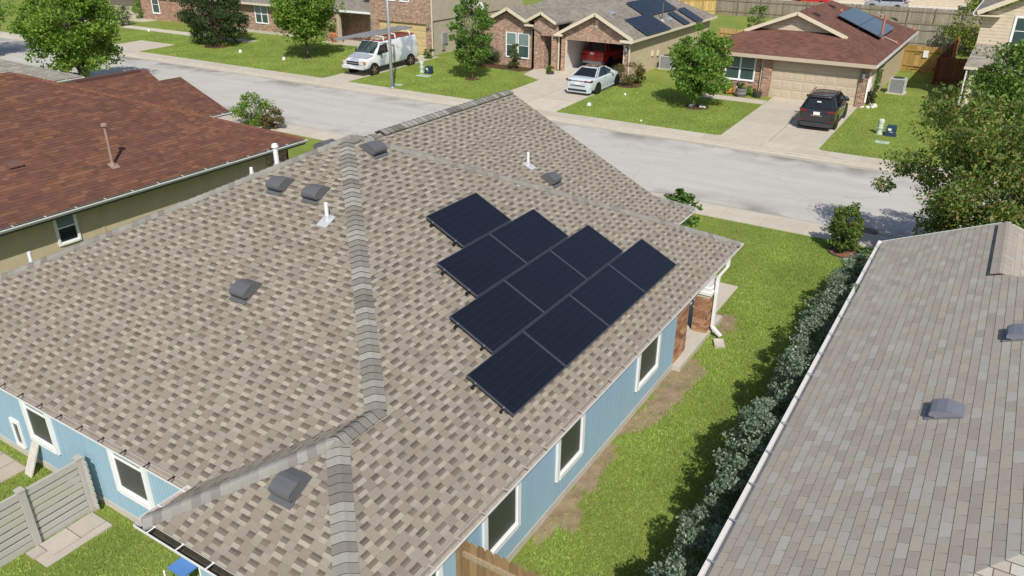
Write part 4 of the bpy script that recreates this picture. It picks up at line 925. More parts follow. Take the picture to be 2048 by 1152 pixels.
# garage inside
gi = MB(); gi.box(XG0-.3, XG0-.25, Y1+.16, 37, ZF, 2.7); gi.box(XG1+.25, XG1+.3, Y1+.16, 37, ZF, 2.7); gi.box(XG0-.3, XG1+.3, 37, 37.1, ZF, 2.7); gi.box(XG0-.3, XG1+.3, Y1+.16, 37, 2.72, 2.76); gi.build('garage_interior', pm('garage_plaster', (.62, .60, .60), rough=.85), h1)
MB().box(XG0-.3, XG1+.3, Y1-.1, 37, ZF-.05, ZF+.012).build('garage_floor', M_CONC2, h1)
jm = MB(); jm.box(XG0, XG0+.06, Y1-.03, Y1+.14, ZF, 2.40); jm.box(XG1-.06, XG1, Y1-.03, Y1+.14, ZF, 2.40); jm.build('door_jamb', M_CREAMP, h1)
vb = MB().box(-19.06, -18.84, Y1-.04, Y1-.004, 3.32, 3.78); vv = vb.build('gable_vent', M_CREAMP, h1)
for k in range(6): MB().box(-19.03, -18.87, Y1-.06, Y1-.03, 3.36+k*.065, 3.395+k*.065).build('louvre', M_CREAMP, vv)
wall(h1, 'x', xR-.38, 1, Y1+.001, yb1-.4, ZF-.2, zE1-.05, M_TAN); wall(h1, 'x', xL+.35, -1, Y1+.001, yb1-.4, ZF-.2, zE1-.05, M_TAN)
fa = MB(); fa.box(xR, xR+.05, Y1-.38, yb1, zE1-.16, zE1+.01); fa.build('gutter', M_CREAMP, h1); MB().box(xR-.9, xR, Y1-.44, Y1-.36, zE1-.2, zE1-.02).build('eave_return', M_CREAMP, h1)
MB().box(-21.95, -21.35, Y1-.5, Y1-.3, 2.62, 2.76).build('gutter', M_CREAMP, h1); MB().box(-24.3, -23.6, Y1-.5, Y1-.36, 3.1, 3.22).build('gutter', M_CREAMP, h1)
downspout(h1, [(-21.72, Y1-.12, 2.7), (-21.72, Y1-.12, ZF+.1)], mat=M_CREAMP); downspout(h1, [(-23.85, Y1-.1, 3.1), (-23.85, Y1-.1, ZF+.1)], mat=M_CREAMP); downspout(h1, [(xR-.05, Y1-.2, 2.7), (xR-.3, Y1-.1, 2.4), (xR-.3, Y1-.1, ZF+.1)], mat=M_CREAMP)
lamp_fixture(h1, -16.7, Y1, 2.15)
n1 = np.array([s1, 0, 1.0]); e1 = Vector((1, 0, -s1)).normalized(); v1_ = Vector(n1.tolist()).normalized()
bv_ = atplane(1221, 28, (xR, 0, zE1), n1); box_vent(h1, bv_, n1, (1, 0, -s1), mat=pm('pale_vent', (.30, .33, .38), rough=.4))
box_vent(h1, atplane(1337, 40, (xR, 0, zE1), n1), n1, (1, 0, -s1), mat=MATS['pale_vent']); pipe(h1, atplane(1324, 41, (xR, 0, zE1), n1), 1.2, n1, (1, 0, -s1), r=.05, mat=M_VENT)
for y, z in ((33.4, 1.2), (34.4, 1.1)): MB().box(xR-.38, xR-.28, y, y+.25, z, z+.35).build('meter_box', M_CREAMP, h1)
# its roof panels: position from three measured corners on the slope
def pslope(u, v): return atplane(u, v, (xR, 0, zE1+.15), n1)
def array_panels(corners, nx, ny, label, group):
    # corners: near-low, far-low pixel and near-high pixel -> axis aligned rectangle on the slope
    P = [pslope(*c) for c in corners]; lo = max(((p-np.array([xR, 0, zE1]))@np.array(e1)) for p in P); hi = min(((p-np.array([xR, 0, zE1]))@np.array(e1)) for p in P)
    y0 = min(p[1] for p in P); y1 = max(p[1] for p in P); a = (y1-y0)/nx; b = (lo-hi)/ny; pmz = panel_meshes(a-.02, b-.02)
    for i in range(nx):
        for j in range(ny):
            org = np.array([xR, 0, zE1])+np.array(e1)*(hi+j*b)+np.array(v1_)*.14; org[1] = y0+i*a
            solar_panel(pmz, org, Vector((0, 1, 0)), e1, v1_, label(i, j), group)
array_panels([(1297, 71), (1342, 57), (1253, 38), (1300, 28)], 1, 2, lambda i, j: 'black panel in the block nearest the garage gable, %s half' % ('upper', 'lower')[j], 'solar panels on the brick house')
array_panels([(1290, 30), (1355, 17), (1262, 3)], 2, 1, lambda i, j: 'black panel of the upper block on the brick house roof, %s the chimney pipe' % ('before', 'behind')[i], 'solar panels on the brick house')
array_panels([(1370, 48), (1380, 46), (1338, 24), (1346, 22)], 1, 1, lambda i, j: 'narrow black panel strip on the brick house roof beyond the grey pipe', 'solar panels on the brick house')
array_panels([(1395, 44), (1408, 40), (1358, 17)], 1, 1, lambda i, j: 'farthest black panel low on the brick house roof', 'solar panels on the brick house')

# ---------------------------------------------------------------- H0: two-storey brick house with the van
h0 = thing('house', 'two storey brick and tan sided house behind the white van', 'house', (-36, 35, ZF))
Y0 = 29.9; X0a, X0b = -39.1, -33.0; ztop = 6.3
wall(h0, 'y', Y0, -1, X0a, X0b, ZF-.2, ztop, M_BRICK2, holes=[(-38.3, -33.6, ZF-.2, 2.5)])
garage_door(h0, Y0+.12, -38.3, -33.6, ZF, 2.5, M_YELDOOR); MB().box(-38.45, -33.45, Y0-.025, Y0+.01, 2.48, 2.70).build('soldier_course', MATS['soldier_brick'], h0)
for a, b in ((-37.35, -36.55), (-35.95, -35.15)): window(h0, 'y', Y0, -1, a, b, 4.05, 5.4, trim=.07, upper=M_BLIND, lower=MATS['teal_glass'])
wall(h0, 'x', X0b, 1, Y0+.001, 43, ZF-.2, 2.75, M_TANGREY); wall(h0, 'x', X0b+.08, 1, Y0+.001, 43, 2.75, ztop, M_TANGREY); 
wall(h0, 'x', X0a, -1, Y0+.001, 43, ZF-.2, ztop, M_TANGREY)
downspout(h0, [(X0b+.06, Y0-.06, ztop), (X0b+.06, Y0-.06, ZF)], mat=M_CREAMP)
roofpart(h0, [[(X0a-.5, Y0-.5, ztop), (X0b+.5, Y0-.5, ztop), (X0b-2.5, Y0+3.5, ztop+1.6), (X0a+2.5, Y0+3.5, ztop+1.6)], [(X0b+.5, Y0-.5, ztop), (X0b+.5, 43.5, ztop), (X0b-2.5, 40, ztop+1.6), (X0b-2.5, Y0+3.5, ztop+1.6)], [(X0a-.5, Y0-.5, ztop), (X0a+2.5, Y0+3.5, ztop+1.6), (X0a+2.5, 40, ztop+1.6), (X0a-.5, 43.5, ztop)]], M_RGREY)
bl = MB(); bl.box(X0b, X0b+.12, 31.1, 31.7, .95, 1.75); bl.box(X0b, X0b+.1, 31.0, 31.4, .5, .9); bl.build('meter_box', M_STEEL, h0); lamp_fixture(h0, -33.3, Y0, 2.4)
mt = MB(); mt.lathe([(.32, 0), (.30, .03), (.18, .08), (.02, .10)], 0, 0, 0, 14)
dsh = mt.build('satellite_dish', pm('dish_white', (.62, .62, .62), rough=.4), h0, local=True); dsh.parent = None; dsh.parent = h0; dsh.matrix_parent_inverse = Matrix.Translation((-h0.location.x, -h0.location.y, -h0.location.z)); dsh.location = (X0b+.35, 36.0, 3.35); dsh.rotation_euler = (R(60), 0, R(60))
MB().bar((X0b+.08, 36, 3.1), (X0b+.35, 36, 3.33), .05, .05).build('dish_arm', M_STEEL, h0)
# porch part on its left
Yp = 31.4
pr0 = [(-45.2, Yp-1.2, 2.95), (X0a+.0, Yp-1.2, 2.95), (X0a+.0, Yp+3.6, 5.3), (-45.2, Yp+3.6, 5.3)]
roofpart(h0, [pr0], M_RGREY, name='porch_roof'); MB().box(-45.2, X0a, Yp-1.28, Yp-1.2, 2.8, 2.96).build('gutter', M_WHITE, h0)
wall(h0, 'y', Yp+.6, -1, -45, X0a, ZF-.2, 2.9, M_BRICK2); wall(h0, 'y', Yp-.9, -1, -44.9, -43.6, ZF-.2, 2.8, M_BRICK2)
MB().box(-43.2, -42.95, Yp-1.1, Yp-.85, ZF, 2.8).build('porch_post', M_TANDOOR, h0); MB().box(-43.5, -43.25, Yp-1.1, Yp-.85, ZF, 2.8).build('porch_pier', M_BRICK2, h0)
window(h0, 'y', Yp+.6, -1, -41.0, -40.2, .6, 2.4, trim=.06, upper=M_BLIND, lower=MATS['teal_glass']); wall(h0, 'y', Yp-.5, -1, -39.95, -39.15, ZF, 2.75, M_BRICK2)
quadslab('porch_floor', [[(-44.9, Yp-1.4), (X0a, Yp-1.4), (X0a, Yp+.6), (-44.9, Yp+.6)]], 'concrete porch floor of the two storey house', zoff=.05)
# ---------------------------------------------------------------- H00 and the farthest one
h00 = thing('house', 'brown brick house with a grey roof behind the dark round tree', 'house', (-54, 35, ZF))
Y00 = 31.0; wall(h00, 'y', Y00, -1, -61, -47.5, ZF-.2, 2.9, M_BRICK2); wall(h00, 'x', -47.5, 1, Y00+.001, 43, ZF-.2, 2.9, M_TAN)
window(h00, 'y', Y00, -1, -53.75, -52.2, 1.15, 2.62, trim=.08, mull=1, upper=M_BLIND, lower=MATS['teal_glass'])
roofpart(h00, [[(-61.5, Y00-.5, 2.85), (-47, Y00-.5, 2.85), (-53, Y00+6, 5.9), (-56, Y00+6, 5.9)], [(-47, Y00-.5, 2.85), (-47, 44, 2.85), (-53, 38, 5.9), (-53, Y00+6, 5.9)], [(-61.5, Y00-.5, 2.85), (-56, Y00+6, 5.9), (-56, 38, 5.9), (-61.5, 44, 2.85)]], M_RGREY)
MB().box(-61.5, -47, Y00-.56, Y00-.5, 2.7, 2.86).build('gutter', M_CREAMP, h00); MB().box(-60.8, -47.4, Y00-.06, Y00-.004, ZF-.1, ZF+.22).build('foundation', M_CONC2, h00)
h000 = thing('house', 'red brick house with tan garage at the top left edge', 'house', (-72, 37, ZF))
Yq = 31.6; wall(h000, 'y', Yq, -1, -71.4, -63.5, ZF-.2, 2.9, M_BRICK); wall(h000, 'y', Yq+.8, -1, -79, -71.4, ZF-.2, 2.9, M_TANGREY); wall(h000, 'x', -63.5, 1, Yq+.001, 44, ZF-.2, 2.9, M_TAN)
window(h000, 'y', Yq, -1, -69.5, -68.5, .95, 2.55, trim=.09, upper=MATS['teal_glass'], lower=MATS['teal_glass']); MB().box(-66.9, -66.6, Yq-.15, Yq, ZF, 2.9).build('brick_pier', M_BRICK, h000)
garage_door(h000, Yq+.75, -77.2, -73.2, ZF, 2.4, M_TANGREY, 6, 4)
wall(h000, 'y', Yq+.6, -1, -84, -79, ZF-.2, 2.9, M_BRICK); MB().box(-82.4, -80.9, Yq+.55, Yq+.59, .9, 2.4).build('window', M_GLASS, h000)
roofpart(h000, [[(-85, Yq-.5, 2.9), (-63, Yq-.5, 2.9), (-69, Yq+6, 5.9), (-79, Yq+6, 5.9)], [(-63, Yq-.5, 2.9), (-63, 45, 2.9), (-69, 39, 5.9), (-69, Yq+6, 5.9)]], M_RTAN)
# ---------------------------------------------------------------- H3: two-storey cream house at the right edge
h3 = thing('house', 'cream two storey house with a tan porch roof behind the right hand tree', 'house', (7, 38, ZF))
Y3 = 33.6; X3 = 2.95
wall(h3, 'y', Y3, -1, X3, 14, 2.9, 5.2, M_CREAM); wall(h3, 'x', X3, -1, Y3+.001, 46, ZF-.2, 5.2, M_CREAM); wall(h3, 'y', Y3+.05, -1, X3, 14, ZF-.2, 2.9, brickmat('dark_brick', (.10, .07, .05), (.20, .14, .10), (.30, .26, .22)))
window(h3, 'y', Y3, -1, 4.6, 5.9, 3.72, 5.12, trim=.1, upper=MATS['teal_glass'], lower=MATS['teal_glass'], mull=1)
p3 = [(X3-.2, 31.4, 2.62), (14, 31.4, 2.62), (14, Y3, 3.62), (X3-.0, Y3, 3.62)]
roofpart(h3, [p3], M_RTAN, name='porch_roof'); MB().box(X3-.2, 14, 31.34, 31.4, 2.5, 2.64).build('gutter', M_CREAMP, h3); MB().box(X3-.38, X3-.35, 33.4, Y3, 2.3, 3.3).hexa([(0, 0, -.5)]*3, [(0, 0, -.5)]*3) if False else None
for x in (3.1, 6.4): MB().box(x, x+.3, 31.6, 31.9, ZF-.1, 2.55).build('porch_post', M_CREAMP, h3)
MB().box(5.0, 5.9, Y3, Y3+.06, ZF, 2.35).build('front_door', pm('tan_door', (.45, .30, .17), rough=.5), h3); quadslab('porch_floor', [[(X3-.1, 31.4), (12, 31.4), (12, Y3), (X3-.1, Y3)]], 'concrete porch floor of the cream two storey house', zoff=.06)
downspout(h3, [(2.92, 31.45, 2.5), (2.92, 31.6, .3)], mat=M_WHITE)
zt = 5.32; r3 = [[(X3-.45, Y3-.5, zt), (X3+5.5, Y3-.5, zt+2.9), (X3+5.5, 46, zt+2.9), (X3-.45, 46, zt)]]
roofpart(h3, r3, M_RTAN); rake(h3, [(X3-.3, Y3-.53, zt-.03), (X3+5.5, Y3-.53, zt+2.87)], M_CREAMP, .05, .24); MB().box(X3-.5, X3-.45, Y3-.5, 46, zt-.16, zt+.01).build('gutter', M_WHITE, h3)
gw3 = MB(); gw3.hexa([(X3, Y3+.1, 5.1), (X3+5.5, Y3+.1, 5.1), (X3+5.5, Y3+.1, 8.0)], [(X3, Y3-.004, 5.1), (X3+5.5, Y3-.004, 5.1), (X3+5.5, Y3-.004, 8.0)]); gw3.build('gable_wall', M_CREAM, h3)
MB().box(X3-.45, X3+.9, Y3-.5, Y3, zt-.2, zt-.14).build('soffit', M_CREAMP, h3)

# ================================================================ VEHICLES (local: +y forward, origin on the ground at the centre)
M_CHROME = pm('chrome', (.6, .6, .62), rough=.2, metal=.9); M_CGLASS = pm('car_glass', (.012, .014, .016), rough=.03, spec=.9)
M_REDL = pm('tail_lamp', (.16, .010, .01), rough=.15, spec=.7); M_PLATE = pm('number_plate', (.75, .75, .74), rough=.5); M_PLAST = pm('grey_plastic', (.045, .046, .05), rough=.6); M_LAMP = pm('head_lamp', (.55, .56, .58), rough=.15, spec=.8); M_AMB = pm('amber_lamp', (.6, .2, .04), rough=.3)
def loft(sec, closed=True, cap=True):
    mb = MB(); n = len(sec[0]); mb.v = [tuple(p) for s_ in sec for p in s_]
    for i in range(len(sec)-1):
        for j in range(n if closed else n-1):
            mb.f.append((i*n+j, i*n+(j+1) % n, (i+1)*n+(j+1) % n, (i+1)*n+j)); mb.c.append(None)
    if cap: mb.f += [tuple(range(n-1, -1, -1)), tuple((len(sec)-1)*n+j for j in range(n))]; mb.c += [None, None]
    return mb
def smooth_obj(o, lv=2):
    m = o.modifiers.new('sub', 'SUBSURF'); m.levels = lv; m.render_levels = lv
    o.data.polygons.foreach_set('use_smooth', [True]*len(o.data.polygons)); return o
def body_sec(y, zb, zt, hw, top=.9, crown=.03):
    h = zt-zb
    half = [(0, zb), (hw*.8, zb), (hw*.96, zb+.06*h), (hw, zb+.35*h), (hw*1.0, zb+.62*h), (hw*.97, zb+.86*h), (hw*top, zt-.01), (hw*.55, zt+crown*.8), (0, zt+crown)]
    return [(x, y, z) for x, z in half]+[(-x, y, z) for x, z in half[-2:0:-1]]
def wheel(par, x, y, r, w_, rim, hub=None):
    s = 1 if x > 0 else -1
    wl = link('wheel', MB().lathe([(r*.72, -w_/2), (r*.96, -w_/2), (r, -w_*.36), (r, w_*.36), (r*.96, w_/2), (r*.72, w_/2)], 0, 0, 0, 24, axis='x').mesh('wheel', M_TYRE), par, True); wl.location = (x, y, r)
    rm = MB(); xo = s*(w_/2+.004); rm.lathe([(r*.70, xo-s*.02), (r*.70, xo), (r*.58, xo-s*.03), (r*.15, xo-s*.035), (r*.13, xo-s*.0), (.01, xo+s*.004)] if s > 0 else [(.01, xo+s*.004), (r*.13, xo), (r*.15, xo-s*.035), (r*.58, xo-s*.03), (r*.70, xo), (r*.70, xo-s*.02)], 0, 0, 0, 24, axis='x')
    for k in range(5):
        t = 2*math.pi*k/5; rm.bar((xo-s*.01, math.cos(t)*r*.12, math.sin(t)*r*.12), (xo-s*.008, math.cos(t)*r*.68, math.sin(t)*r*.68), r*.16, .02, upv=(1, 0, 0))
    rm.build('rim', rim, wl, local=True)
def carlike(name, label, loc, rz, P, rx=0):
    """P: L length, Wd half width, wheelbase, r, stations, greenhouse, colours"""
    t = thing(name, label, 'car', loc, rz, rx=rx); hw = P['hw']; col = P['mat']
    bo = loft([body_sec(*s_) for s_ in P['st']]).build('body', col, t, local=True); smooth_obj(bo)
    for yy in (-P['wb']/2, P['wb']/2):
        for s in (1, -1):
            ar = MB().lathe([(P['r']*1.17, -.10), (P['r']*1.17, .10)], s*(hw-.085), yy+P.get('wo', 0), P['r'], 24, axis='x'); ar.build('wheel_arch', P.get('archmat', M_BLACK), t, local=True)
            wheel(t, s*(hw-.105), yy+P.get('wo', 0), P['r'], .22, P['rim'])
    # greenhouse: belt outline -> roof outline
    yb0, yb1, yr0, yr1, zb, zr_, wb_, wr_ = P['gh']
    def ring(y0, y1, w_, z, k): return [(-w_, y0+k, z), (-w_*.8, y0, z), (w_*.8, y0, z), (w_, y0+k, z), (w_, y1-k*1.6, z), (w_*.75, y1, z), (-w_*.75, y1, z), (-w_, y1-k*1.6, z)]
    A = ring(yb0, yb1, wb_, zb, .12); B = ring(yr0, yr1, wr_, zr_, .10)
    gl = loft([A, [(a[0]*.42+b[0]*.58+(.012 if b[0] > 0 else -.012), a[1]*.45+b[1]*.55, a[2]*.45+b[2]*.55) for a, b in zip(A, B)], B]).build('window_glass', M_CGLASS, t, local=True)
    rf = MB(); C0 = [(x*1.03, y, z-.015) for x, y, z in B]; C1 = [(x*1.0, y, z+.03) for x, y, z in B]; C2 = [(x*.7, y*.86+(yr0+yr1)/2*.14, z+.065) for x, y, z in B]
    ro = loft([C0, C1, C2]).build('roof', P.get('roofmat', col), t, local=True); smooth_obj(ro, 1)
    for i, wd in ((0, .075), (3, .075), (4, .06), (7, .06)):
        m = MB(); a = Vector(A[i]); b = Vector(B[i]); m.bar(a*1.008, b*1.0, wd, .05, upv=(1, 0, 0)); m.build('pillar', col, t, local=True)
    ym = (yb0*.45+yb1*.55); 
    for s in (1, -1): MB().bar((s*wb_*1.012, ym, zb), (s*wr_*1.02, ym*.9, zr_), .07, .03, upv=(1, 0, 0)).build('pillar', M_BLACK, t, local=True)
    if P.get('rearpil'):
        for s in (1, -1): MB().bar((s*wb_*1.005, yb0+P['rearpil'], zb), (s*wr_*1.01, yr0+P['rearpil']*.9, zr_), .12, .04, upv=(1, 0, 0)).build('pillar', col, t, local=True)
    # ends
    yr_, yf_ = P['st'][0][0], P['st'][-1][0]; zl = P['zlamp']; th_ = P.get('lh', 1.0)
    for s in (1, -1):
        m = MB(); m.hexa([(s*hw*.98, yr_+.30, zl-.07*th_), (s*hw*.50, yr_+.02, zl-.06*th_), (s*hw*.50, yr_+.02, zl+.06*th_), (s*hw*.98, yr_+.30, zl+.08*th_)], [(s*(hw+.004), yr_+.28, zl-.06*th_), (s*hw*.52, yr_-.035, zl-.05*th_), (s*hw*.52, yr_-.035, zl+.05*th_), (s*(hw+.004), yr_+.28, zl+.07*th_)])
        m.poly([(s*hw*.52, yr_-.035, zl-.05*th_), (s*hw*.93, yr_+.03, zl-.06*th_), (s*hw*.93, yr_+.03, zl+.07*th_), (s*hw*.52, yr_-.035, zl+.05*th_)]); m.poly([(s*hw*.93, yr_+.03, zl-.06*th_), (s*(hw+.004), yr_+.28, zl-.06*th_), (s*(hw+.004), yr_+.28, zl+.07*th_), (s*hw*.93, yr_+.03, zl+.07*th_)]); m.build('tail_light', M_REDL, t, local=True)
        m = MB(); m.hexa([(s*hw*.93, yf_-.32, zl-.1), (s*hw*.5, yf_-.02, zl-.1), (s*hw*.5, yf_-.02, zl), (s*hw*.95, yf_-.36, zl)], [(s*hw*1.0, yf_-.28, zl-.1), (s*hw*.55, yf_+.03, zl-.1), (s*hw*.55, yf_+.03, zl), (s*hw*1.0, yf_-.30, zl)]); m.build('headlight', M_LAMP, t, local=True)
        m = MB(); m.hexa([(s*wb_*1.0, yb1-.75, zb+.02), (s*(hw+.17), yb1-.72, zb+.02), (s*(hw+.17), yb1-.60, zb+.04), (s*wb_*1.0, yb1-.62, zb+.04)], [(s*wb_*1.0, yb1-.75, zb+.16), (s*(hw+.17), yb1-.72, zb+.16), (s*(hw+.15), yb1-.60, zb+.15), (s*wb_*1.0, yb1-.62, zb+.14)]); m.build('door_mirror', P.get('mirmat', col), t, local=True)
        for yy in (ym-.35, ym+.75): MB().box(s*(hw*.985), s*(hw+.015), yy-.09, yy+.09, zb-.10, zb-.075).build('door_handle', col, t, local=True)
    zb0 = P['st'][2][1]
    m = MB(); m.hexa([(-hw*.93, yr_+.22, zb0), (hw*.93, yr_+.22, zb0), (hw*.93, yr_+.22, zb0+.2), (-hw*.93, yr_+.22, zb0+.2)], [(-hw*.8, yr_-.02, zb0), (hw*.8, yr_-.02, zb0), (hw*.8, yr_-.03, zb0+.2), (-hw*.8, yr_-.03, zb0+.2)]); m.build('rear_bumper', P.get('bumpmat', M_PLAST), t, local=True)
    pz = P['zplate']; MB().box(-.16, .16, yr_-.055, yr_-.02, pz-.075, pz+.075).build('number_plate', M_PLATE, t, local=True)
    for s in (1, -1): MB().box(s*(hw-.03), s*(hw+.004), -P['wb']/2+P['r']*1.25, P['wb']/2-P['r']*1.25, zb0-.01, zb0+.09).build('sill', P.get('sillmat', M_PLAST), t, local=True)
    return t
def st_sedan(L_, hw, z0=.2):
    b = -L_/2; f = L_/2
    return [(b, .42, .80, hw*.80, .9, .01), (b+.07, .30, .98, hw*.92, .9, .02), (b+.35, z0, 1.03, hw*.985, .88, .03), (b+1.1, z0, 1.0, hw, .9, .03), (0, z0, .98, hw, .92, .02), (f-1.35, z0, .96, hw, .9, .04), (f-.6, z0, .86, hw*.97, .86, .05), (f-.12, .26, .70, hw*.86, .85, .03), (f, .36, .60, hw*.72, .85, .01)]
def st_suv(L_, hw, z0=.24):
    b = -L_/2; f = L_/2
    return [(b, .48, .98, hw*.84, .92, .01), (b+.06, .36, 1.10, hw*.95, .93, .01), (b+.3, z0, 1.13, hw*.99, .93, .02), (b+1.1, z0, 1.10, hw, .93, .02), (0, z0, 1.06, hw, .93, .02), (f-1.3, z0, 1.05, hw, .9, .05), (f-.55, z0, .98, hw*.97, .86, .06), (f-.1, .28, .82, hw*.88, .86, .03), (f, .4, .70, hw*.75, .85, .01)]
M_SEDAN = pm('pale_blue_car_paint', (.56, .625, .665), rough=.3, coat=.7, metal=.1); M_SUV = pm('dark_grey_car_paint', (.028, .029, .035), rough=.28, coat=.9, metal=.3); M_REDP = pm('red_car_paint', (.50, .014, .014), rough=.3, coat=.8)
sed = carlike('parked_car', 'pale blue sedan parked on the driveway of the brick house', (-17.12, 25.95, .165), 0, dict(hw=.90, wb=2.69, r=.335, st=st_sedan(4.74, .90), mat=M_SEDAN, rim=M_RIM, gh=(-1.75, 1.25, -.95, .30, .96, 1.40, .80, .57), zlamp=.89, lh=.6, zplate=.74, bumpmat=M_SEDAN, mirmat=M_SEDAN, rearpil=.42, sillmat=M_SEDAN), rx=math.atan(.025))
MB().box(-.62, .62, -2.43, -2.37, .30, .40).build('diffuser', M_BLACK, sed, local=True); MB().box(-.5, .5, -2.41, -2.365, .60, .63).build('trim_strip', M_PLAST, sed, local=True)
MB().box(-.52, .52, -2.375, -2.35, .875, .905).build('lamp_bridge', M_REDL, sed, local=True)
MB().box(-.5, .5, -.75, .1, 1.455, 1.462).build('sunroof', M_CGLASS, sed, local=True)
MB().lathe([(.02, 0), (.015, .05)], 0, -.85, 1.45, 8).build('antenna', M_BLACK, sed, local=True)
suv = carlike('parked_car', 'dark grey compact crossover parked before the closed garage door', (-2.98, 24.95, .14), R(2), dict(hw=.92, wb=2.69, r=.36, st=st_suv(4.52, .92), mat=M_SUV, rim=M_RIM, gh=(-2.02, 1.2, -1.62, .35, 1.08, 1.60, .84, .62), zlamp=1.02, lh=.9, zplate=.93, rearpil=.5), rx=math.atan(.025))
for s in (1, -1): MB().tube([(s*.60, -1.5, 1.67), (s*.61, -1.2, 1.72), (s*.61, .0, 1.72), (s*.60, .3, 1.66)], .022, 6).build('roof_rail', M_BLACK, suv, local=True)
MB().box(-.5, .5, -1.72, -1.6, 1.60, 1.63).build('spoiler', M_SUV, suv, local=True); MB().box(-.10, .10, -2.06, -2.03, 1.44, 1.50).build('window_sticker', M_PLATE, suv, local=True)
MB().box(-.28, .28, -2.31, -2.26, .80, .83).build('trim_strip', M_CHROME, suv, local=True)
for s in (1, -1): MB().box(s*.6, s*.86, -2.24, -2.19, .50, .56).build('reflector', M_REDL, suv, local=True)
rsu = carlike('parked_car', 'red sport utility car inside the open garage', (-20.28, 34.35, ZF+.012), R(-3), dict(hw=.95, wb=2.8, r=.37, st=st_suv(4.75, .95, .26), mat=M_REDP, rim=M_STEEL, gh=(-2.1, 1.25, -1.72, .35, 1.12, 1.64, .86, .64), zlamp=.85, zplate=.98, rearpil=.5, bumpmat=M_STEEL))
# ---- the white work van
M_VANW = pm('patchy_white_van_paint', (.66, .67, .68), rough=.45)
def _patch(m):
    n = m.node_tree; L = n.links.new; b = n.nodes['Principled BSDF']; tc = n.nodes.new('ShaderNodeTexCoord'); t = n.nodes.new('ShaderNodeTexNoise'); t.inputs['Scale'].default_value = 1.25; t.inputs['Detail'].default_value = 2.5; L(tc.outputs['Object'], t.inputs['Vector'])
    r = n.nodes.new('ShaderNodeValToRGB'); e = r.color_ramp.elements; e[0].position = .47; e[0].color = (.66, .67, .68, 1); e[1].position = .54; e[1].color = (.36, .40, .45, 1); L(t.outputs['Fac'], r.inputs[0]); L(r.outputs[0], b.inputs['Base Color'])
_patch(M_VANW); M_VRED = pm('oxidised_red_roof', (.22, .05, .03), rough=.8, vary=(4, .3)); M_VGREY = pm('grey_primer', (.30, .33, .37), rough=.6, vary=(3, .1))
van = thing('work_van', 'patchy white cargo van with a rusty red roof and ladders on top', 'van', (-32.95, 23.95, .11), math.pi, rx=-math.atan(.025))
def vsec(y, zb, zt, hw, tr): 
    h = zt-zb; half = [(0, zb), (hw*.85, zb), (hw*.98, zb+.05), (hw, zb+.3*h), (hw*.99, zb+.5*h), (hw*(.5+.5*tr), zb+.8*h), (hw*tr, zt-.05), (hw*tr*.86, zt), (0, zt+.03)]
    return [(x, y, z) for x, z in half]+[(-x, y, z) for x, z in half[-2:0:-1]]
vs = [(-2.95, .55, 1.92, .93, .85), (-2.86, .45, 2.05, .99, .86), (-.9, .45, 2.06, 1.0, .86), (1.0, .45, 2.05, 1.0, .86), (1.78, .45, 1.30, 1.0, .91), (2.5, .45, 1.14, .985, .92), (2.86, .48, 1.02, .96, .93), (2.97, .55, .90, .93, .93)]
vb_ = loft([vsec(*s_) for s_ in vs]).build('body', M_VANW, van, local=True); bv2 = vb_.modifiers.new('bevel', 'BEVEL'); bv2.width = .05; bv2.segments = 3; bv2.limit_method = 'ANGLE'; bv2.angle_limit = R(25); vb_.data.polygons.foreach_set('use_smooth', [True]*len(vb_.data.polygons))
rp_ = MB(); rp_.hexa([(-.80, -2.85, 2.09), (.80, -2.85, 2.09), (.80, .95, 2.09), (-.80, .95, 2.09)], [(-.70, -2.8, 2.125), (.70, -2.8, 2.125), (.70, .9, 2.125), (-.70, .9, 2.125)]); rp_.build('roof_panel', M_VRED, van, local=True)
ws = MB()
def _w(x, f, o): y = 1.03+f*.70; return (x, y+o*.7, 2.055-f*.72+(.03 if abs(x) < .1 else 0)+o*.72)
for xa_, xb_ in ((-1, 0), (0, 1)):
    A_ = [_w(xa_*.74, .03, .012), _w(xb_*.74, .03, .012), _w(xb_*.82, .98, .012), _w(xa_*.82, .98, .012)]; ws.poly(A_)
    ws.poly([_w(xa_*.74, .03, -.01), _w(xb_*.74, .03, -.01), A_[1], A_[0]]); ws.poly([_w(xa_*.82, .98, -.01), _w(xb_*.82, .98, -.01), A_[2], A_[3]])
ws.build('windscreen', pm('van_screen', (.05, .07, .06), rough=.06, spec=.9), van, local=True)
for s in (1, -1):
    m = MB(); m.hexa([(s*.93, .42, 1.34), (s*.93, 1.55, 1.30), (s*.80, 1.12, 1.86), (s*.80, .42, 1.90)], [(s*1.005, .42, 1.34), (s*1.005, 1.52, 1.30), (s*.905, 1.10, 1.86), (s*.905, .42, 1.90)]); m.build('side_window', M_CGLASS, van, local=True)
    MB().box(s*1.0, s*1.17, 1.25, 1.38, 1.28, 1.5).build('door_mirror', M_BLACK, van, local=True)
    for yy in (-1.97, 1.97):
        MB().lathe([(.46, -.1), (.46, .1)], s*.92, yy, .38, 24, axis='x').build('wheel_arch', M_BLACK, van, local=True); wheel(van, s*.90, yy, .38, .24, pm('rusty_rim', (.28, .19, .12), rough=.7))
    MB().box(s*.55, s*.86, 2.88, 2.985, .82, 1.0).build('headlight', M_LAMP, van, local=True); MB().box(s*.80, s*.955, 2.74, 2.93, .80, 1.02).build('indicator', M_AMB, van, local=True)
MB().box(-.55, .55, 2.92, 2.99, .78, .86).build('grille', M_BLACK, van, local=True); MB().box(-.55, .55, 2.92, 2.985, .93, 1.0).build('grille', M_BLACK, van, local=True); MB().box(-.58, .58, 2.90, 3.0, .872, .918).build('grille_bar', M_CHROME, van, local=True)
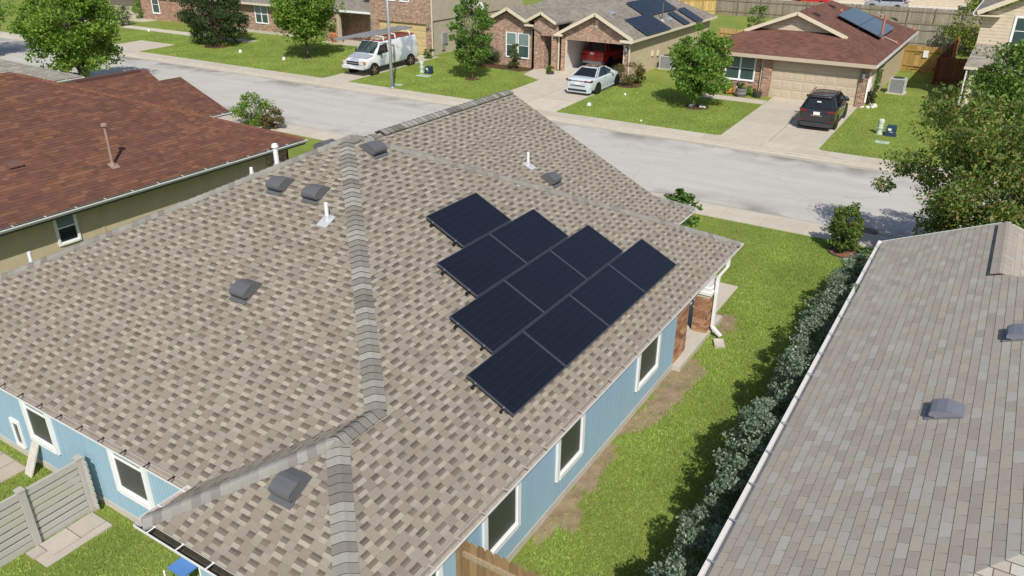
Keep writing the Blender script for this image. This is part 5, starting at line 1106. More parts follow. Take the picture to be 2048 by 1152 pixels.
MB().hexa([(-.93, 1.86, 1.315), (.93, 1.86, 1.315), (.86, 2.52, 1.175), (-.86, 2.52, 1.175)], [(-.8, 1.9, 1.35), (.8, 1.9, 1.35), (.75, 2.5, 1.2), (-.75, 2.5, 1.2)]).build('hood', M_VGREY, van, local=True); MB().box(-.95, .95, 2.85, 3.06, .52, .70).build('front_bumper', M_LAMP, van, local=True); MB().box(-.16, .16, 3.06, 3.075, .55, .68).build('number_plate', M_PLATE, van, local=True)
MB().box(-.9, .9, -3.02, -2.9, .5, .66).build('rear_bumper', M_CHROME, van, local=True)
for y in (-2.3, -.7, .55):
    for s in (1, -1): MB().bar((s*.78, y, 2.06), (s*.72, y, 2.34), .06, .06).build('rack_post', M_WHITE, van, local=True)
    MB().box(-.74, .74, y-.03, y+.03, 2.32, 2.37).build('rack_bar', M_WHITE, van, local=True)
MB().box(-.6, .1, .0, .9, 2.14, 2.24).build('roof_box', pm('bare_wood', (.45, .36, .26), rough=.8), van, local=True)
def ladder(label, p, q, w_, n, mat, grp):
    t = thing('ladder', label, 'ladder', (p[0], p[1], p[2]), 0, grp); p = Vector(p); q = Vector(q); d = (q-p).normalized(); s = d.cross(Vector((0, 0, 1))).normalized(); 
    for k in (-1, 1): MB().bar(p+s*k*w_/2, q+s*k*w_/2, .035, .13).build('rail', mat, t)
    for i in range(n): c = p+(q-p)*((i+.5)/n); MB().tube([c-s*w_/2, c+s*w_/2], .017, 6).build('rung', mat, t)
zl = gz(23.95)+2.42
M_ALU = pm('dull_aluminium', (.42, .43, .45), rough=.45, metal=.5)
ladder('long aluminium extension ladder on the van roof, nearer the two storey house', (-33.35, 20.0, zl+.0), (-33.28, 26.9, zl+.14), .42, 16, M_ALU, 'ladders on the van'); ladder('shorter ladder on the van roof, nearer the lamp post', (-32.72, 21.6, zl+.02), (-32.66, 26.9, zl+.14), .38, 14, M_ALU, 'ladders on the van')
# cars beyond the back fence
for nm, lb, x, y, rz, col in (('parked_car', 'dark car beyond the back fence at the top right', .8, 83.0, R(80), M_SUV), ('parked_car', 'red car beyond the back fence at the top edge', -17.2, 84.0, R(85), M_REDP), ('parked_car', 'silver car beyond the back fence between the red and dark cars', -9.0, 84.5, R(88), M_ALU)):
    carlike(nm, lb, (x, y, ZF), rz, dict(hw=.92, wb=2.7, r=.35, st=st_suv(4.6, .92), mat=col, rim=M_RIM, gh=(-2.02, 1.2, -1.62, .35, 1.08, 1.60, .84, .62), zlamp=1.0, zplate=.9))

# ================================================================ VEGETATION
def leafcloud(name, par, cen, size, cols, seed, upb=.5, asp=.55, gain=1.32):
    rs = np.random.RandomState(seed); n = len(cen)
    d = rs.normal(size=(n, 3)); d[:, 2] += upb; d /= np.linalg.norm(d, axis=1)[:, None]
    a = np.cross(d, rs.normal(size=(n, 3))); a /= np.linalg.norm(a, axis=1)[:, None]; b = np.cross(d, a)
    s = (size*rs.uniform(.65, 1.3, n))[:, None]
    v = np.stack([cen-a*s, cen-b*s*asp+d*s*.12, cen+a*s, cen+b*s*asp+d*s*.12], 1).reshape(-1, 3)
    m = bpy.data.meshes.new(name); m.vertices.add(4*n); m.vertices.foreach_set('co', v.astype('f').ravel()); m.loops.add(4*n); m.loops.foreach_set('vertex_index', np.arange(4*n, dtype='i'))
    m.polygons.add(n); m.polygons.foreach_set('loop_start', np.arange(0, 4*n, 4, dtype='i')); m.update(calc_edges=True)
    pal = np.array(cols)[rs.randint(0, len(cols), n)]*rs.uniform(.8, 1.25, n)[:, None]*gain
    c = np.concatenate([np.repeat(pal, 4, 0), np.ones((4*n, 1))], 1).astype('f'); at = m.color_attributes.new('Col', 'FLOAT_COLOR', 'CORNER'); at.data.foreach_set('color', c.ravel())
    m.materials.append(M_LEAF); return link(name, m, par)
def tree(name, label, base, ht, cz, rad, ncl, nl, ls, cols, seed, trunk=.1, group=None, cat='tree', rc=.38, shell=.55, ntrunk=1, lean=(0, 0), cut=None, upb=.5):
    """tapered trunk, limbs to every clump, and a crown of leaf clumps in an uneven ellipsoid"""
    rs = np.random.RandomState(seed); base = np.array([float(t) for t in base]); t = thing(name, label, cat, base, 0, group)
    cc = base+np.array([lean[0], lean[1], cz]); rad = np.array(rad, float); cl = []
    ph = rs.uniform(0, 6.28, 6)
    while len(cl) < ncl:
        d = rs.normal(size=3); d /= np.linalg.norm(d); az = math.atan2(d[1], d[0])
        f = rs.uniform(shell, 1)**.6*(1+.13*math.sin(3*az+ph[0])+.10*math.sin(5*az+ph[1]+3*d[2])+.08*math.sin(7*d[2]+ph[2])); p = cc+d*rad*f*(1-.0*abs(d[2]))
        if cut and not cut(p): continue
        cl.append(p)
    mb = MB(); r0 = trunk
    for k in range(ntrunk):
        a = 2*math.pi*k/max(1, ntrunk)+seed; off = np.array([math.cos(a), math.sin(a), 0])*(0 if ntrunk == 1 else .12+trunk)
        top = cc+np.array([0, 0, rad[2]*.35])+off*2.2
        pts = [base+off*.5-np.array([0, 0, .15]), base+off*.8+np.array([0, 0, ht*.5]), base+off*1.1+(cc-base)*np.array([.5, .5, 0])+np.array([0, 0, ht]), cc*.5+top*.5, top]
        mb.tube(pts, [r0*1.25, r0, r0*.85, r0*.5, r0*.15], 8)
    for p in cl[::max(1, len(cl)//60)]:
        q = base+(cc-base)*np.array([.6, .6, 0])+np.array([0, 0, ht+rs.uniform(-.1, .55)*(cz+rad[2]*.3-ht)]); mid = q*.5+p*.5+np.array([0, 0, .12*rad[2]*rs.uniform(0, 1)])
        mb.tube([q, mid, p], [r0*.35, r0*.2, r0*.07], 5)
    mb.build('trunk', M_BARK, t, smooth=True)
    C = []
    for p in cl:
        k = int(nl*rs.uniform(.5, 1.5)); rr = rc*rs.uniform(.6, 1.25)*min(rad[0], rad[2]); q = rs.normal(size=(k, 3)); q /= np.linalg.norm(q, axis=1)[:, None]
        C.append(p+q*(rs.uniform(.25, 1, (k, 1))**.6)*rr*np.array([1.1, 1.1, .75]))
    C = np.concatenate(C); C = C[C[:, 2] > base[2]+.04]
    leafcloud('crown', t, C, ls, cols, seed+100, upb=upb); return t
BRIGHT = [(.125, .21, .028), (.10, .18, .025), (.155, .24, .035), (.08, .15, .022), (.18, .26, .045)]
MIDG = [(.085, .15, .03), (.07, .13, .025), (.11, .175, .035), (.13, .19, .045)]
DARKG = [(.035, .06, .022), (.045, .075, .026), (.055, .085, .03), (.03, .052, .02)]
OLIVE = [(.09, .135, .035), (.12, .165, .04), (.17, .195, .05), (.075, .115, .03), (.20, .14, .05), (.20, .225, .06)]
tree('maple_tree', 'large bright green tree beside the street at the top left', atz(140, 52, 3.7)*np.array([1, 1, 0]), 1.0, 3.7, (2.65, 2.6, 2.9), 170, 120, .11, BRIGHT, 1, .16, rc=.26, shell=.35, group='trees along the street')
p_ = G(-45, 110); tree('street_tree', 'dark green tree cut off by the left edge beside the street', p_, 1.6, 3.9, (2.3, 2.3, 3.0), 70, 110, .13, [(.07, .13, .025), (.055, .10, .02), (.10, .17, .03)], 2, .14, group='trees along the street')
tree('oak_tree', 'dark dense round tree on the lawn of the brown brick house', G(438, 90), .5, 2.35, (2.45, 2.3, 2.25), 150, 110, .085, DARKG, 3, .12, rc=.27, shell=.5)
tree('lawn_tree', 'bright green spreading tree on the lawn left of the white van', G(616, 116), 1.2, 3.5, (2.35, 2.2, 2.35), 130, 100, .115, BRIGHT, 4, .1, rc=.28, shell=.4)
tree('slender_tree', 'narrow tree on the lawn right of the lamp post', G(945, 158), .9, 3.0, (1.15, 1.15, 2.35), 75, 70, .10, [(.09, .17, .03), (.07, .14, .025), (.12, .20, .035)], 5, .06)
tree('bushy_tree', 'bright leafy tree on the lawn between the two driveways', G(1393, 214), .7, 2.25, (1.55, 1.5, 1.95), 110, 100, .095, [(.10, .19, .03), (.08, .155, .026), (.135, .22, .035), (.15, .24, .045)], 6, .07, rc=.28, shell=.4)
tree('crepe_myrtle', 'large olive and green tree with bronze leaves behind the tan roof', (5.95, 6.7, 0), 1.2, 3.2, (3.35, 2.8, 2.75), 270, 170, .06, OLIVE+[(.09, .15, .03), (.07, .12, .028), (.11, .18, .035)], 7, .06, ntrunk=4, rc=.19, shell=.25)
tree('young_tree', 'small upright tree in a mulch ring near the kerb', G(1685, 506), .2, .85, (.42, .42, .80), 85, 65, .05, [(.09, .15, .03), (.07, .12, .025), (.12, .17, .04), (.15, .19, .06)], 8, .03)
rg = thing('mulch_ring', 'ring of reddish bark mulch around the small tree near the kerb', 'mulch', G(1685, 506)); c0 = G(1688, 506)
MB().lathe([(.46, -.03), (.44, .03), (.12, .06)], c0[0], c0[1], 0, 20).build('mulch', pm('red_mulch', (.22, .10, .06), rough=.98, vary=(20, .4), bump=(40, .8)), rg); MB().lathe([(.52, -.03), (.52, .05), (.46, .05), (.46, -.03)], c0[0], c0[1], 0, 24).build('edging', pm('edging', (.07, .055, .045), rough=.8), rg)
def bush(name, label, base, r, h, cols, seed, n=45, nl=55, ls=.055, group=None, cat='shrub'):
    return tree(name, label, base, .1, h*.5, (r, r, h*.5), n, nl, ls, cols, seed, .025, group, cat, rc=.36, ntrunk=3)
REDB = [(.07, .10, .03), (.09, .12, .035), (.20, .06, .035), (.06, .085, .025), (.15, .09, .04)]
bush('flowering_shrub', 'round shrub with reddish blossom beside the pale blue sedan', G(1258, 168), .95, 1.35, REDB, 20)
bush('rose_bush', 'dark rose bush in a white stone ring by the garage corner', G(1727, 208), .55, 1.1, [(.035, .055, .025), (.05, .075, .03), (.09, .06, .04)], 21)
bush('round_shrub', 'clipped grey green shrub left of the paired windows', G(972, 128), .85, 1.5, [(.08, .11, .05), (.10, .13, .06), (.06, .09, .04)], 22, n=60)
bush('leafy_shrub', 'loose leafy shrub in front of the paired windows', G(1028, 138), .42, 1.7, [(.07, .11, .035), (.11, .13, .06), (.09, .13, .03)], 23, n=35)
bush('small_shrub', 'small leafy shrub by the corner of the yellow garage door', G(857, 117), .35, .85, MIDG, 24, n=25)
bush('garden_bush', 'loose green bush at the front corner of the red brown roofed house', G(512, 250), 1.05, 1.5, BRIGHT, 25, n=60)
bush('garden_bush', 'reddish bush at the front corner of the red brown roofed house', G(548, 258), .55, 1.1, [(.16, .08, .05), (.10, .09, .04), (.12, .13, .04)], 26, n=30)
bush('young_shrub', 'spindly shrub rising behind the front wing of the blue house', (-3.3, 4.6, 0), .55, 1.95, [(.06, .12, .025), (.09, .16, .03), (.05, .09, .02)], 27, n=32, nl=45, ls=.075)
bush('round_shrub', 'dark shrub on the leftmost lawn beside the path', G(243, 52), .95, 1.9, [(.05, .085, .03), (.07, .10, .035)], 28)
bush('round_shrub', 'bright shrub against the farthest brick wall', G(286, 36), .85, 1.6, BRIGHT, 29)
bush('fern', 'small bright plant between the pots under the double window', G(1500, 190), .33, .55, BRIGHT, 30, n=20)
bush('flower_bed_plant', 'pinkish plants before the porch of the cream house', (4.0, 30.7, ZF), .6, 1.0, [(.12, .14, .04), (.2, .1, .06), (.1, .15, .03)], 31)
tree('yard_tree', 'yellow green tree behind the cream house near the back fence', (2.6, 53.5, ZF), 1.0, 2.6, (2.4, 2.4, 2.4), 80, 80, .11, [(.17, .20, .045), (.13, .165, .035), (.20, .22, .06)], 32, .08)
tree('yard_tree', 'small dark tree in the gap between the brick house and the red brown roof', (-13.2, 47.0, ZF), .4, 1.9, (.8, .8, 1.7), 40, 60, .08, MIDG, 33, .05)
for i, (x, y, r) in enumerate(((5.5, 78.5, 3.0), (10.5, 79.5, 3.2), (15.5, 79, 3.0))):
    tree('background_tree', ('leftmost', 'middle', 'rightmost')[i]+' of the dark trees beyond the back fence', (x, y, ZF), 1.0, 2.6, (r, r, 2.6), 50, 80, .16, DARKG+MIDG, 40+i, .12, group='trees beyond the back fence')
tree('front_yard_tree', 'green tree before the cream two storey house, behind the bronze leaved tree', (5.3, 26.0, .16), 1.0, 2.8, (1.7, 1.7, 1.7), 100, 90, .10, MIDG, 9, .09)
# silver sage hedge under the eave of the right-hand house: one shrub after another
SAGE = [(.15, .20, .145), (.12, .17, .115), (.19, .24, .18), (.10, .145, .10), (.27, .31, .25)]  # last, palest tone paints sunlit tips into the silver leaves
hs = [(2.79, 2.9, 0.6, 1.53), (2.82, 1.7, 0.61, 1.93), (2.86, 0.4, 0.62, 1.87), (2.91, -0.95, 0.63, 2.31), (2.76, -2.3, 0.62, 2.04), (2.8, -3.6, 0.63, 1.83), (2.91, -4.9, 0.61, 2.22), (2.74, -6.1, 0.61, 1.87), (2.77, -7.4, 0.62, 2.24), (2.88, -8.6, 0.61, 1.96), (2.92, -9.9, 0.63, 1.83), (2.77, -11.3, 0.61, 1.99)]
ordw = ['first', 'second', 'third', 'fourth', 'fifth', 'sixth', 'seventh', 'eighth', 'ninth', 'tenth', 'eleventh', 'twelfth']
for i, (x, y, r, h) in enumerate(hs):
    tree('sage_bush', 'silver green sage bush in the hedge along the tan roof, %s from the street' % ordw[i], (x, y, 0), .1, h*.5, (r, r*1.12, h*.5), 120, 85, .034, SAGE, 60+i, .03, 'sage hedge beside the tan roof', 'shrub', rc=.27, shell=.75, ntrunk=3, upb=.7, )
# climbing plant on the side wall
vn = [np.array([-1.62+.08*rng.random(), 32.4+rng.gauss(0, .55), 1.3+rng.gauss(0, .45)]) for _ in range(260)]
vt = thing('climbing_vine', 'sparse vine climbing the tan side wall of the red brown roofed house', 'vine', (-1.6, 32.4, ZF)); leafcloud('leaves', vt, np.array(vn), .09, DARKG+MIDG, 90)
q = MB()
for k in range(5): q.tube([(-1.66, 32.4+.2*k-.4, ZF), (-1.64, 32.3+.25*k-.4, 1.2), (-1.65, 32.4+.3*k-.5, 2.0)], .014, 5)
q.build('stem', M_BARK, vt)

# ================================================================ BARE SOIL, MULCH, LAWN TUFTS
def blob(pts, wob, seed, n=14):
    rn = random.Random(seed); out = []
    for i in range(len(pts)):
        a, b = np.array(pts[i]), np.array(pts[(i+1) % len(pts)])
        for k in range(n): p = a+(b-a)*k/n; out.append((p[0]+rn.gauss(0, wob), p[1]+rn.gauss(0, wob)))
    return out
def gp(*uv): return [tuple(G(u, v)[:2]) for u, v in uv]
soil = [blob(gp((1232, 872), (1258, 846), (1300, 800), (1345, 745), (1392, 716), (1412, 745), (1380, 772), (1352, 812), (1318, 838), (1275, 862)), .06, 1), blob(gp((1062, 1085), (1120, 1010), (1200, 915), (1232, 885), (1215, 925), (1150, 1010), (1100, 1075)), .07, 2), blob(gp((1425, 625), (1470, 630), (1475, 660), (1440, 668)), .05, 3),
        blob(gp((1130, 1035), (1155, 1010), (1165, 1040), (1140, 1062)), .05, 4), blob(gp((1165, 960), (1190, 945), (1195, 975), (1172, 985)), .05, 5)]
for i, b in enumerate(soil):
    m = MB(); c = np.mean(np.array(b), 0)
    for k in range(len(b)): p, q = b[k], b[(k+1) % len(b)]; m.poly([(c[0], c[1], .016), (p[0], p[1], .005), (q[0], q[1], .005)])
    struct('bare_soil', m, M_SOIL)
bd = blob([(-28.3, 28.1), (-23.9, 27.9), (-23.3, 28.6), (-23.6, 29.4), (-28.4, 29.4)], .06, 9)
m = MB(); c = np.mean(np.array(bd), 0)
for k in range(len(bd)): p, q = bd[k], bd[(k+1) % len(bd)]; m.poly([(c[0], c[1], ZF+.04), (p[0], p[1], gz(p[1])+.008), (q[0], q[1], gz(q[1])+.008)])
struct('mulch_bed', m, M_MULCH)
for nm, (u, v), r in (('tree_ring', (945, 158), .55), ('tree_ring', (1393, 214), .75), ('tree_ring', (616, 116), .5), ('tree_ring', (1258, 170), .95), ('tree_ring', (438, 92), 1.2)):
    p = G(u, v); m = MB().lathe([(r, -.02), (r*.97, .02), (r*.2, .035)], p[0], p[1], p[2], 18); struct(nm, m, M_MULCH)
def inside(P, x, y):
    r = np.zeros(len(x), bool); n = len(P)
    for i in range(n):
        (x1, y1), (x2, y2) = P[i], P[(i+1) % n]; cnd = ((y1 > y) != (y2 > y)) & (x < (x2-x1)*(y-y1)/(y2-y1+1e-12)+x1); r ^= cnd
    return r
def tufts(name, label, x0, x1, y0, y1, n, seed, hgt=.026, keep=None, zf=None):
    rs = np.random.RandomState(seed); x = rs.uniform(x0, x1, n); y = rs.uniform(y0, y1, n); k = np.ones(n, bool)
    for b in soil:
        B = np.array(b); lo = B.min(0)-.3; hi = B.max(0)+.3; near = (x > lo[0]) & (x < hi[0]) & (y > lo[1]) & (y < hi[1]); idx = np.nonzero(near)[0]
        if len(idx) == 0: continue
        dd = np.min(np.hypot(x[idx, None]-B[None, :, 0], y[idx, None]-B[None, :, 1]), 1)*np.where(inside(b, x[idx], y[idx]), 1, -1)
        k[idx] &= ~(rs.uniform(size=len(idx)) < np.clip(.42+dd*2.2, 0, .93))
    if keep is not None: k &= keep(x, y)
    x, y = x[k], y[k]; n = len(x); z = np.zeros(n) if zf is None else zf(y)
    h = hgt*rs.uniform(.5, 1.5, n); a = rs.uniform(0, 6.28, n); w_ = rs.uniform(.006, .016, n)*(hgt/.032); le = rs.normal(size=(n, 2))*.03
    v = np.stack([np.stack([x-np.cos(a)*w_, y-np.sin(a)*w_, z-.005], 1), np.stack([x+np.cos(a)*w_, y+np.sin(a)*w_, z-.005], 1), np.stack([x+le[:, 0]+np.cos(a)*w_*.5, y+le[:, 1]+np.sin(a)*w_*.5, z+h], 1), np.stack([x+le[:, 0]-np.cos(a)*w_*.5, y+le[:, 1]-np.sin(a)*w_*.5, z+h*.9], 1)], 1).reshape(-1, 3)
    m = bpy.data.meshes.new(name); m.vertices.add(4*n); m.vertices.foreach_set('co', v.astype('f').ravel()); m.loops.add(4*n); m.loops.foreach_set('vertex_index', np.arange(4*n, dtype='i')); m.polygons.add(n); m.polygons.foreach_set('loop_start', np.arange(0, 4*n, 4, dtype='i')); m.update(calc_edges=True)
    pal = np.array([1.58, 1.72, 1.9])*np.array([(.185, .235, .046), (.215, .26, .055), (.165, .215, .040), (.25, .275, .075), (.195, .245, .048)]); pch = np.sin(x*1.3+2*np.sin(y*.7))*np.sin(y*.9+1.7*np.sin(x*.8))
    cc = pal[rs.randint(0, 5, n)]*(1+.16*pch)[:, None]*rs.uniform(.8, 1.2, n)[:, None]; dry = rs.uniform(size=n) < .05; cc[dry] = (.33, .29, .13)
    c = np.concatenate([np.repeat(cc, 4, 0), np.ones((4*n, 1))], 1).astype('f'); at = m.color_attributes.new('Col', 'FLOAT_COLOR', 'CORNER'); at.data.foreach_set('color', c.ravel()); m.materials.append(M_LEAF)
    return tag(link(name, m), label, 'grass', kind='stuff')
tufts('grass', 'short sunlit grass between the blue house and the sage hedge', -.3, 3.4, -14.5, 7.75, 170000, 1, keep=lambda x, y: ~((x < -.26) & (y > -3.3) & (y < .1)) & ~((x < -.45) & (y > 0)))
tufts('grass', 'short grass in the back yard at the lower left', -12, -4.0, -19.5, -13.5, 70000, 2, keep=lambda x, y: ~((x > -7.62) & (x < -6.9) & (y > -15.1) & (y < -13.7)) & ~((x < -9.85) & (x > -11.25) & (y > -14.25) & (y < -13.7)) & ~((x > -5.6) & (x < -4.7) & (y < -14.6) & (y > -15.5)))
tufts('grass', 'short grass of the front yard by the near pavement', -9.0, -.3, .2, 7.75, 60000, 3, keep=lambda x, y: (x < -1.52) | (x > -.43) | (y > 2.4))
far = lambda y: .025*np.clip(np.minimum(y, 29)-19.4, 0, None)
tufts('grass', 'mown lawn between the two far driveways', -16.3, -6.8, 19.45, 29, 45000, 4, .035, zf=far, keep=lambda x, y: ~((y > 26.95) & (x > -10.95))); tufts('grass', 'mown lawn right of the dark grey car', -1.9, 5, 19.45, 34, 30000, 5, .035, zf=far, keep=lambda x, y: ~((y > 31.3) & (x > 2.7)))
tufts('grass', 'mown lawn between the van and the sedan driveway', -32, -21.4, 19.45, 29, 45000, 6, .035, zf=far, keep=lambda x, y: ~((x > -28.6) & (y > 27.9)) & ~((x > -23.6) & (y > 26)))
tufts('grass', 'mown lawns left of the white van', -64, -34.4, 19.45, 29, 80000, 7, .04, zf=far, keep=lambda x, y: ~((y > 26.5) & (y < 27.8) & (x < -50)) & ~((x > -59.3) & (x < -54.5) & (y < 23)))

# ================================================================ FENCES
M_WOODG = pm('weathered_grey_wood', attr=True, rough=.9, vary=(3, .25, (6, 6, .6)), spec=.15)
def wood(base, k=.12): f = 1+rng.uniform(-k, k); return tuple(c*f for c in base)
# picket fence at the bottom: dog-eared pickets with rails, running away from the blue wall
pf = thing('picket_fence', 'brown dog eared picket fence beside the blue wall at the bottom', 'fence', (.4, -11.9, 0))
def picket(par, x, y, z0, z1, w_, th, col, ax='x', name='picket'):
    a = w_/2; e = .035; prof = [(-a, z0), (a, z0), (a, z1-.06), (a*.72, z1-.015), (a*.3, z1), (-a*.3, z1), (-a*.72, z1-.015), (-a, z1-.06)]
    mb = MB(); F = (lambda p, t: (x+p[0], y+t, p[1])) if ax == 'x' else (lambda p, t: (x+t, y+p[0], p[1]))
    mb.hexa([F(p, -th/2) for p in prof], [F(p, th/2) for p in prof], col); mb.build(name, M_WOODG, par)
x = -.28; k = 0
while x < 3.1:
    picket(pf, x, -12.05, .02, 1.68+rng.uniform(-.012, .012), .135, .018, wood((.25, .165, .085), .25)); x += .142; k += 1
for z in (.35, 1.38): MB().box(-.36, 3.1, -12.10, -12.062, z, z+.09, (.33, .26, .17)).build('rail', M_WOODG, pf)
MB().box(-.37, -.30, -12.18, -12.07, 0, 1.66, (.26, .18, .1)).build('post', M_WOODG, pf)
# horizontal slat fence at the lower left
hf = thing('slat_fence', 'grey beige horizontal slat fence with chunky posts at the lower left', 'fence', (-7.3, -15, 0))
M_SLAT = pm('grey_beige_vinyl', (.43, .41, .375), rough=.6, vary=(2, .05))
fx = -7.66
for y0, y1 in ((-13.80, -14.72), (-14.84, -15.76), (-15.88, -16.8)):
    for k in range(6): MB().box(fx-.02, fx+.02, y1, y0, .16+k*.148, .16+k*.148+.104).build('slat', M_SLAT, hf)
    MB().box(fx-.03, fx+.03, y1, y0, 1.04, 1.17).build('top_rail', M_SLAT, hf); MB().box(fx-.02, fx+.02, y1, y0, .0, .13).build('base_board', M_SLAT, hf)
for y in (-13.74, -14.78, -15.82, -16.86):
    MB().box(fx-.07, fx+.07, y-.055, y+.055, 0, 1.2).build('post', M_SLAT, hf); MB().box(fx-.08, fx+.08, y-.065, y+.065, 1.2, 1.225).build('post_cap', M_SLAT, hf)
for k in range(8): MB().box(fx+.075, fx+.20, -13.73, -13.70, .10+k*.14, .10+k*.14+.095).build('return_slat', M_SLAT, hf)
# pavers
pv = struct('paving', MB().box(-7.58, -6.98, -15.0, -13.78, -.04, .002, (.42, .37, .32)), M_CONC, 'grey paving slabs along the foot of the slat fence')
for i, (x0, x1, y0, y1) in enumerate(((-7.58, -7.14, -14.78, -14.30), (-7.58, -7.14, -14.28, -13.80), (-7.58, -7.34, -15.02, -14.80), (-7.12, -6.95, -14.1, -13.80))): MB().box(x0, x1, y0, y1, -.03, .035, wood((.40, .355, .31))).build('paving_slab', M_CONC, pv)
pv = struct('paving', MB().box(-11.3, -9.9, -14.25, -13.72, -.04, .002, (.42, .37, .32)), M_CONC, 'small paving slabs by the back wall of the blue house')
for i in range(3): MB().box(-11.2+i*.45, -10.78+i*.45, -14.22, -13.75, -.03, .03, wood((.40, .345, .28))).build('paving_slab', M_CONC, pv)
lb = thing('leaning_board', 'pale board leaning against the blue back wall', 'board', (-9.65, -13.75, 0)); MB().hexa([(-9.78, -13.86, .0), (-9.54, -13.86, .0), (-9.54, -13.83, .0), (-9.78, -13.83, .0)], [(-9.78, -13.56, .62), (-9.54, -13.56, .62), (-9.54, -13.53, .62), (-9.78, -13.53, .62)], (.55, .51, .46)).build('board', M_WOODG, lb)
# things under the back gutter
cp = struct('paving', MB().box(-5.6, -4.7, -15.5, -14.6, -.04, .03, (.5, .43, .33)), M_CONC, 'pale concrete slab below the back gutter')
hr = thing('folding_chair', 'blue and white folding chair under the back gutter', 'chair', (-4.64, -13.95, 0)); M_BLU = pm('blue_plastic', (.08, .2, .48), rough=.4)
cx_, cy_ = -4.62, -14.0
MB().box(cx_-.2, cx_+.2, cy_-.12, cy_+.2, .40, .43).build('seat', M_BLU, hr); MB().hexa([(cx_-.2, cy_+.2, .46), (cx_+.2, cy_+.2, .46), (cx_+.2, cy_+.23, .46), (cx_-.2, cy_+.23, .46)], [(cx_-.2, cy_+.28, .84), (cx_+.2, cy_+.28, .84), (cx_+.2, cy_+.31, .84), (cx_-.2, cy_+.31, .84)]).build('backrest', M_WHITE, hr)
for sx in (-.19, .19):
    for sy in (-.19, .19): MB().tube([(cx_+sx, cy_+sy, 0), (cx_+sx, cy_+sy, .42)], .016, 6).build('leg', M_WHITE, hr)
# back boundary fences
def board_fence(name, label, p, q, h, base, z0, step=.145, rails=True, seed=1, single=0):
    rn = random.Random(seed); t = thing(name, label, 'fence', ((p[0]+q[0])/2, (p[1]+q[1])/2, z0)); p = np.array(p, float); q = np.array(q, float); d = q-p; L_ = np.linalg.norm(d); d /= L_; nrm = np.array([-d[1], d[0]]); n = int(L_/step); mb = MB()
    for i in range(n):
        a = p+d*(i*step+.006); b = p+d*((i+1)*step-.006); o = nrm*rn.uniform(-.006, .006); hh = h+rn.uniform(-.03, .03); c = tuple(np.array(base)*rn.uniform(.78, 1.18)); w2 = nrm*.012
        cor = [a+o-w2, b+o-w2, b+o+w2, a+o+w2]; B = [(k[0], k[1], z0) for k in cor]; T = [(k[0], k[1], z0+hh) for k in cor]
        if n <= 300 and single: MB().hexa(B, T, c).build('board', M_WOODG, t)
        else: mb.hexa(B, T, c)
    if mb.f: mb.build('boards', M_WOODG, t)['kind'] = 'stuff'
    k = 0.0
    while k < L_: c = p+d*k-nrm*.07; MB().box(c[0]-.05, c[0]+.05, c[1]-.05, c[1]+.05, z0, z0+h-.08, tuple(np.array(base)*.8)).build('post', M_WOODG, t); k += 2.4
    if rails:
        for z in (.4, h-.35):
            a = p-nrm*.045; b = q-nrm*.045; MB().bar((a[0], a[1], z0+z), (b[0], b[1], z0+z), .04, .09, tuple(np.array(base)*.85)).build('rail', M_WOODG, t)
    return t
GREYW = (.26, .22, .165); YELW = (.50, .32, .12)
board_fence('board_fence', 'long weathered grey board fence across the back of the lots', (-24, 69.2), (16, 69.6), 1.85, GREYW, ZF, seed=3)
board_fence('board_fence', 'yellow wooden fence at the top behind the brick house', (-34, 60), (-24, 69.2), 1.85, (.52, .36, .14), ZF, seed=4)
board_fence('board_fence', 'grey board fence behind the wooden gate', (-3.2, 55.5), (2.0, 56.0), 1.75, (.30, .265, .22), ZF, seed=5, single=1)
board_fence('board_fence', 'short yellow fence between the brick house and the red brown roof', (-15.6, 45), (-11.3, 45), 1.7, (.45, .30, .13), ZF, seed=6, single=1)
gt_ = board_fence('wooden_gate', 'yellow brown wooden gate beside the red brown roofed house', (-1.65, 43.4), (.75, 43.2), 1.75, (.42, .27, .09), ZF, seed=7, single=1); gt_['category'] = 'gate'
for x in (-.9, .35): 
    for z in (.5, 1.55): MB().box(x, x+.35, 43.18, 43.20, z, z+.06).build('hinge', M_BLACK, gt_)
MB().box(-.45, -.12, 43.19, 43.22, 1.25, 1.72).build('paper_notice', M_PLATE, gt_)
board_fence('board_fence', 'red brown stained fence panel facing the street beside the cream house', (.85, 38.9), (2.95, 39.0), 1.75, (.20, .075, .035), ZF, seed=8, single=1)
board_fence('board_fence', 'red brown stained fence running back from the panel', (.85, 39.05), (1.15, 51), 1.75, (.34, .15, .06), ZF, seed=9, single=1)
# pale yard and wall beyond the back fence
struct('yard_paving', MB().box(-30, 3.5, 76, 92, ZF, ZF+.02, (.55, .52, .48)), M_CONC)
fh = thing('house', 'cream house wall far beyond the back fence at the top edge', 'house', (-12, 92, ZF)); wall(fh, 'y', 92, -1, -28, 2, ZF, 3, M_CREAM); MB().box(-20, -17.5, 91.95, 91.99, 1, 2.2).build('window', M_GLASS, fh); roofpart(fh, [[(-28.5, 91.5, 2.9), (2.5, 91.5, 2.9), (2.5, 98, 5.5), (-28.5, 98, 5.5)]], M_RGREY)

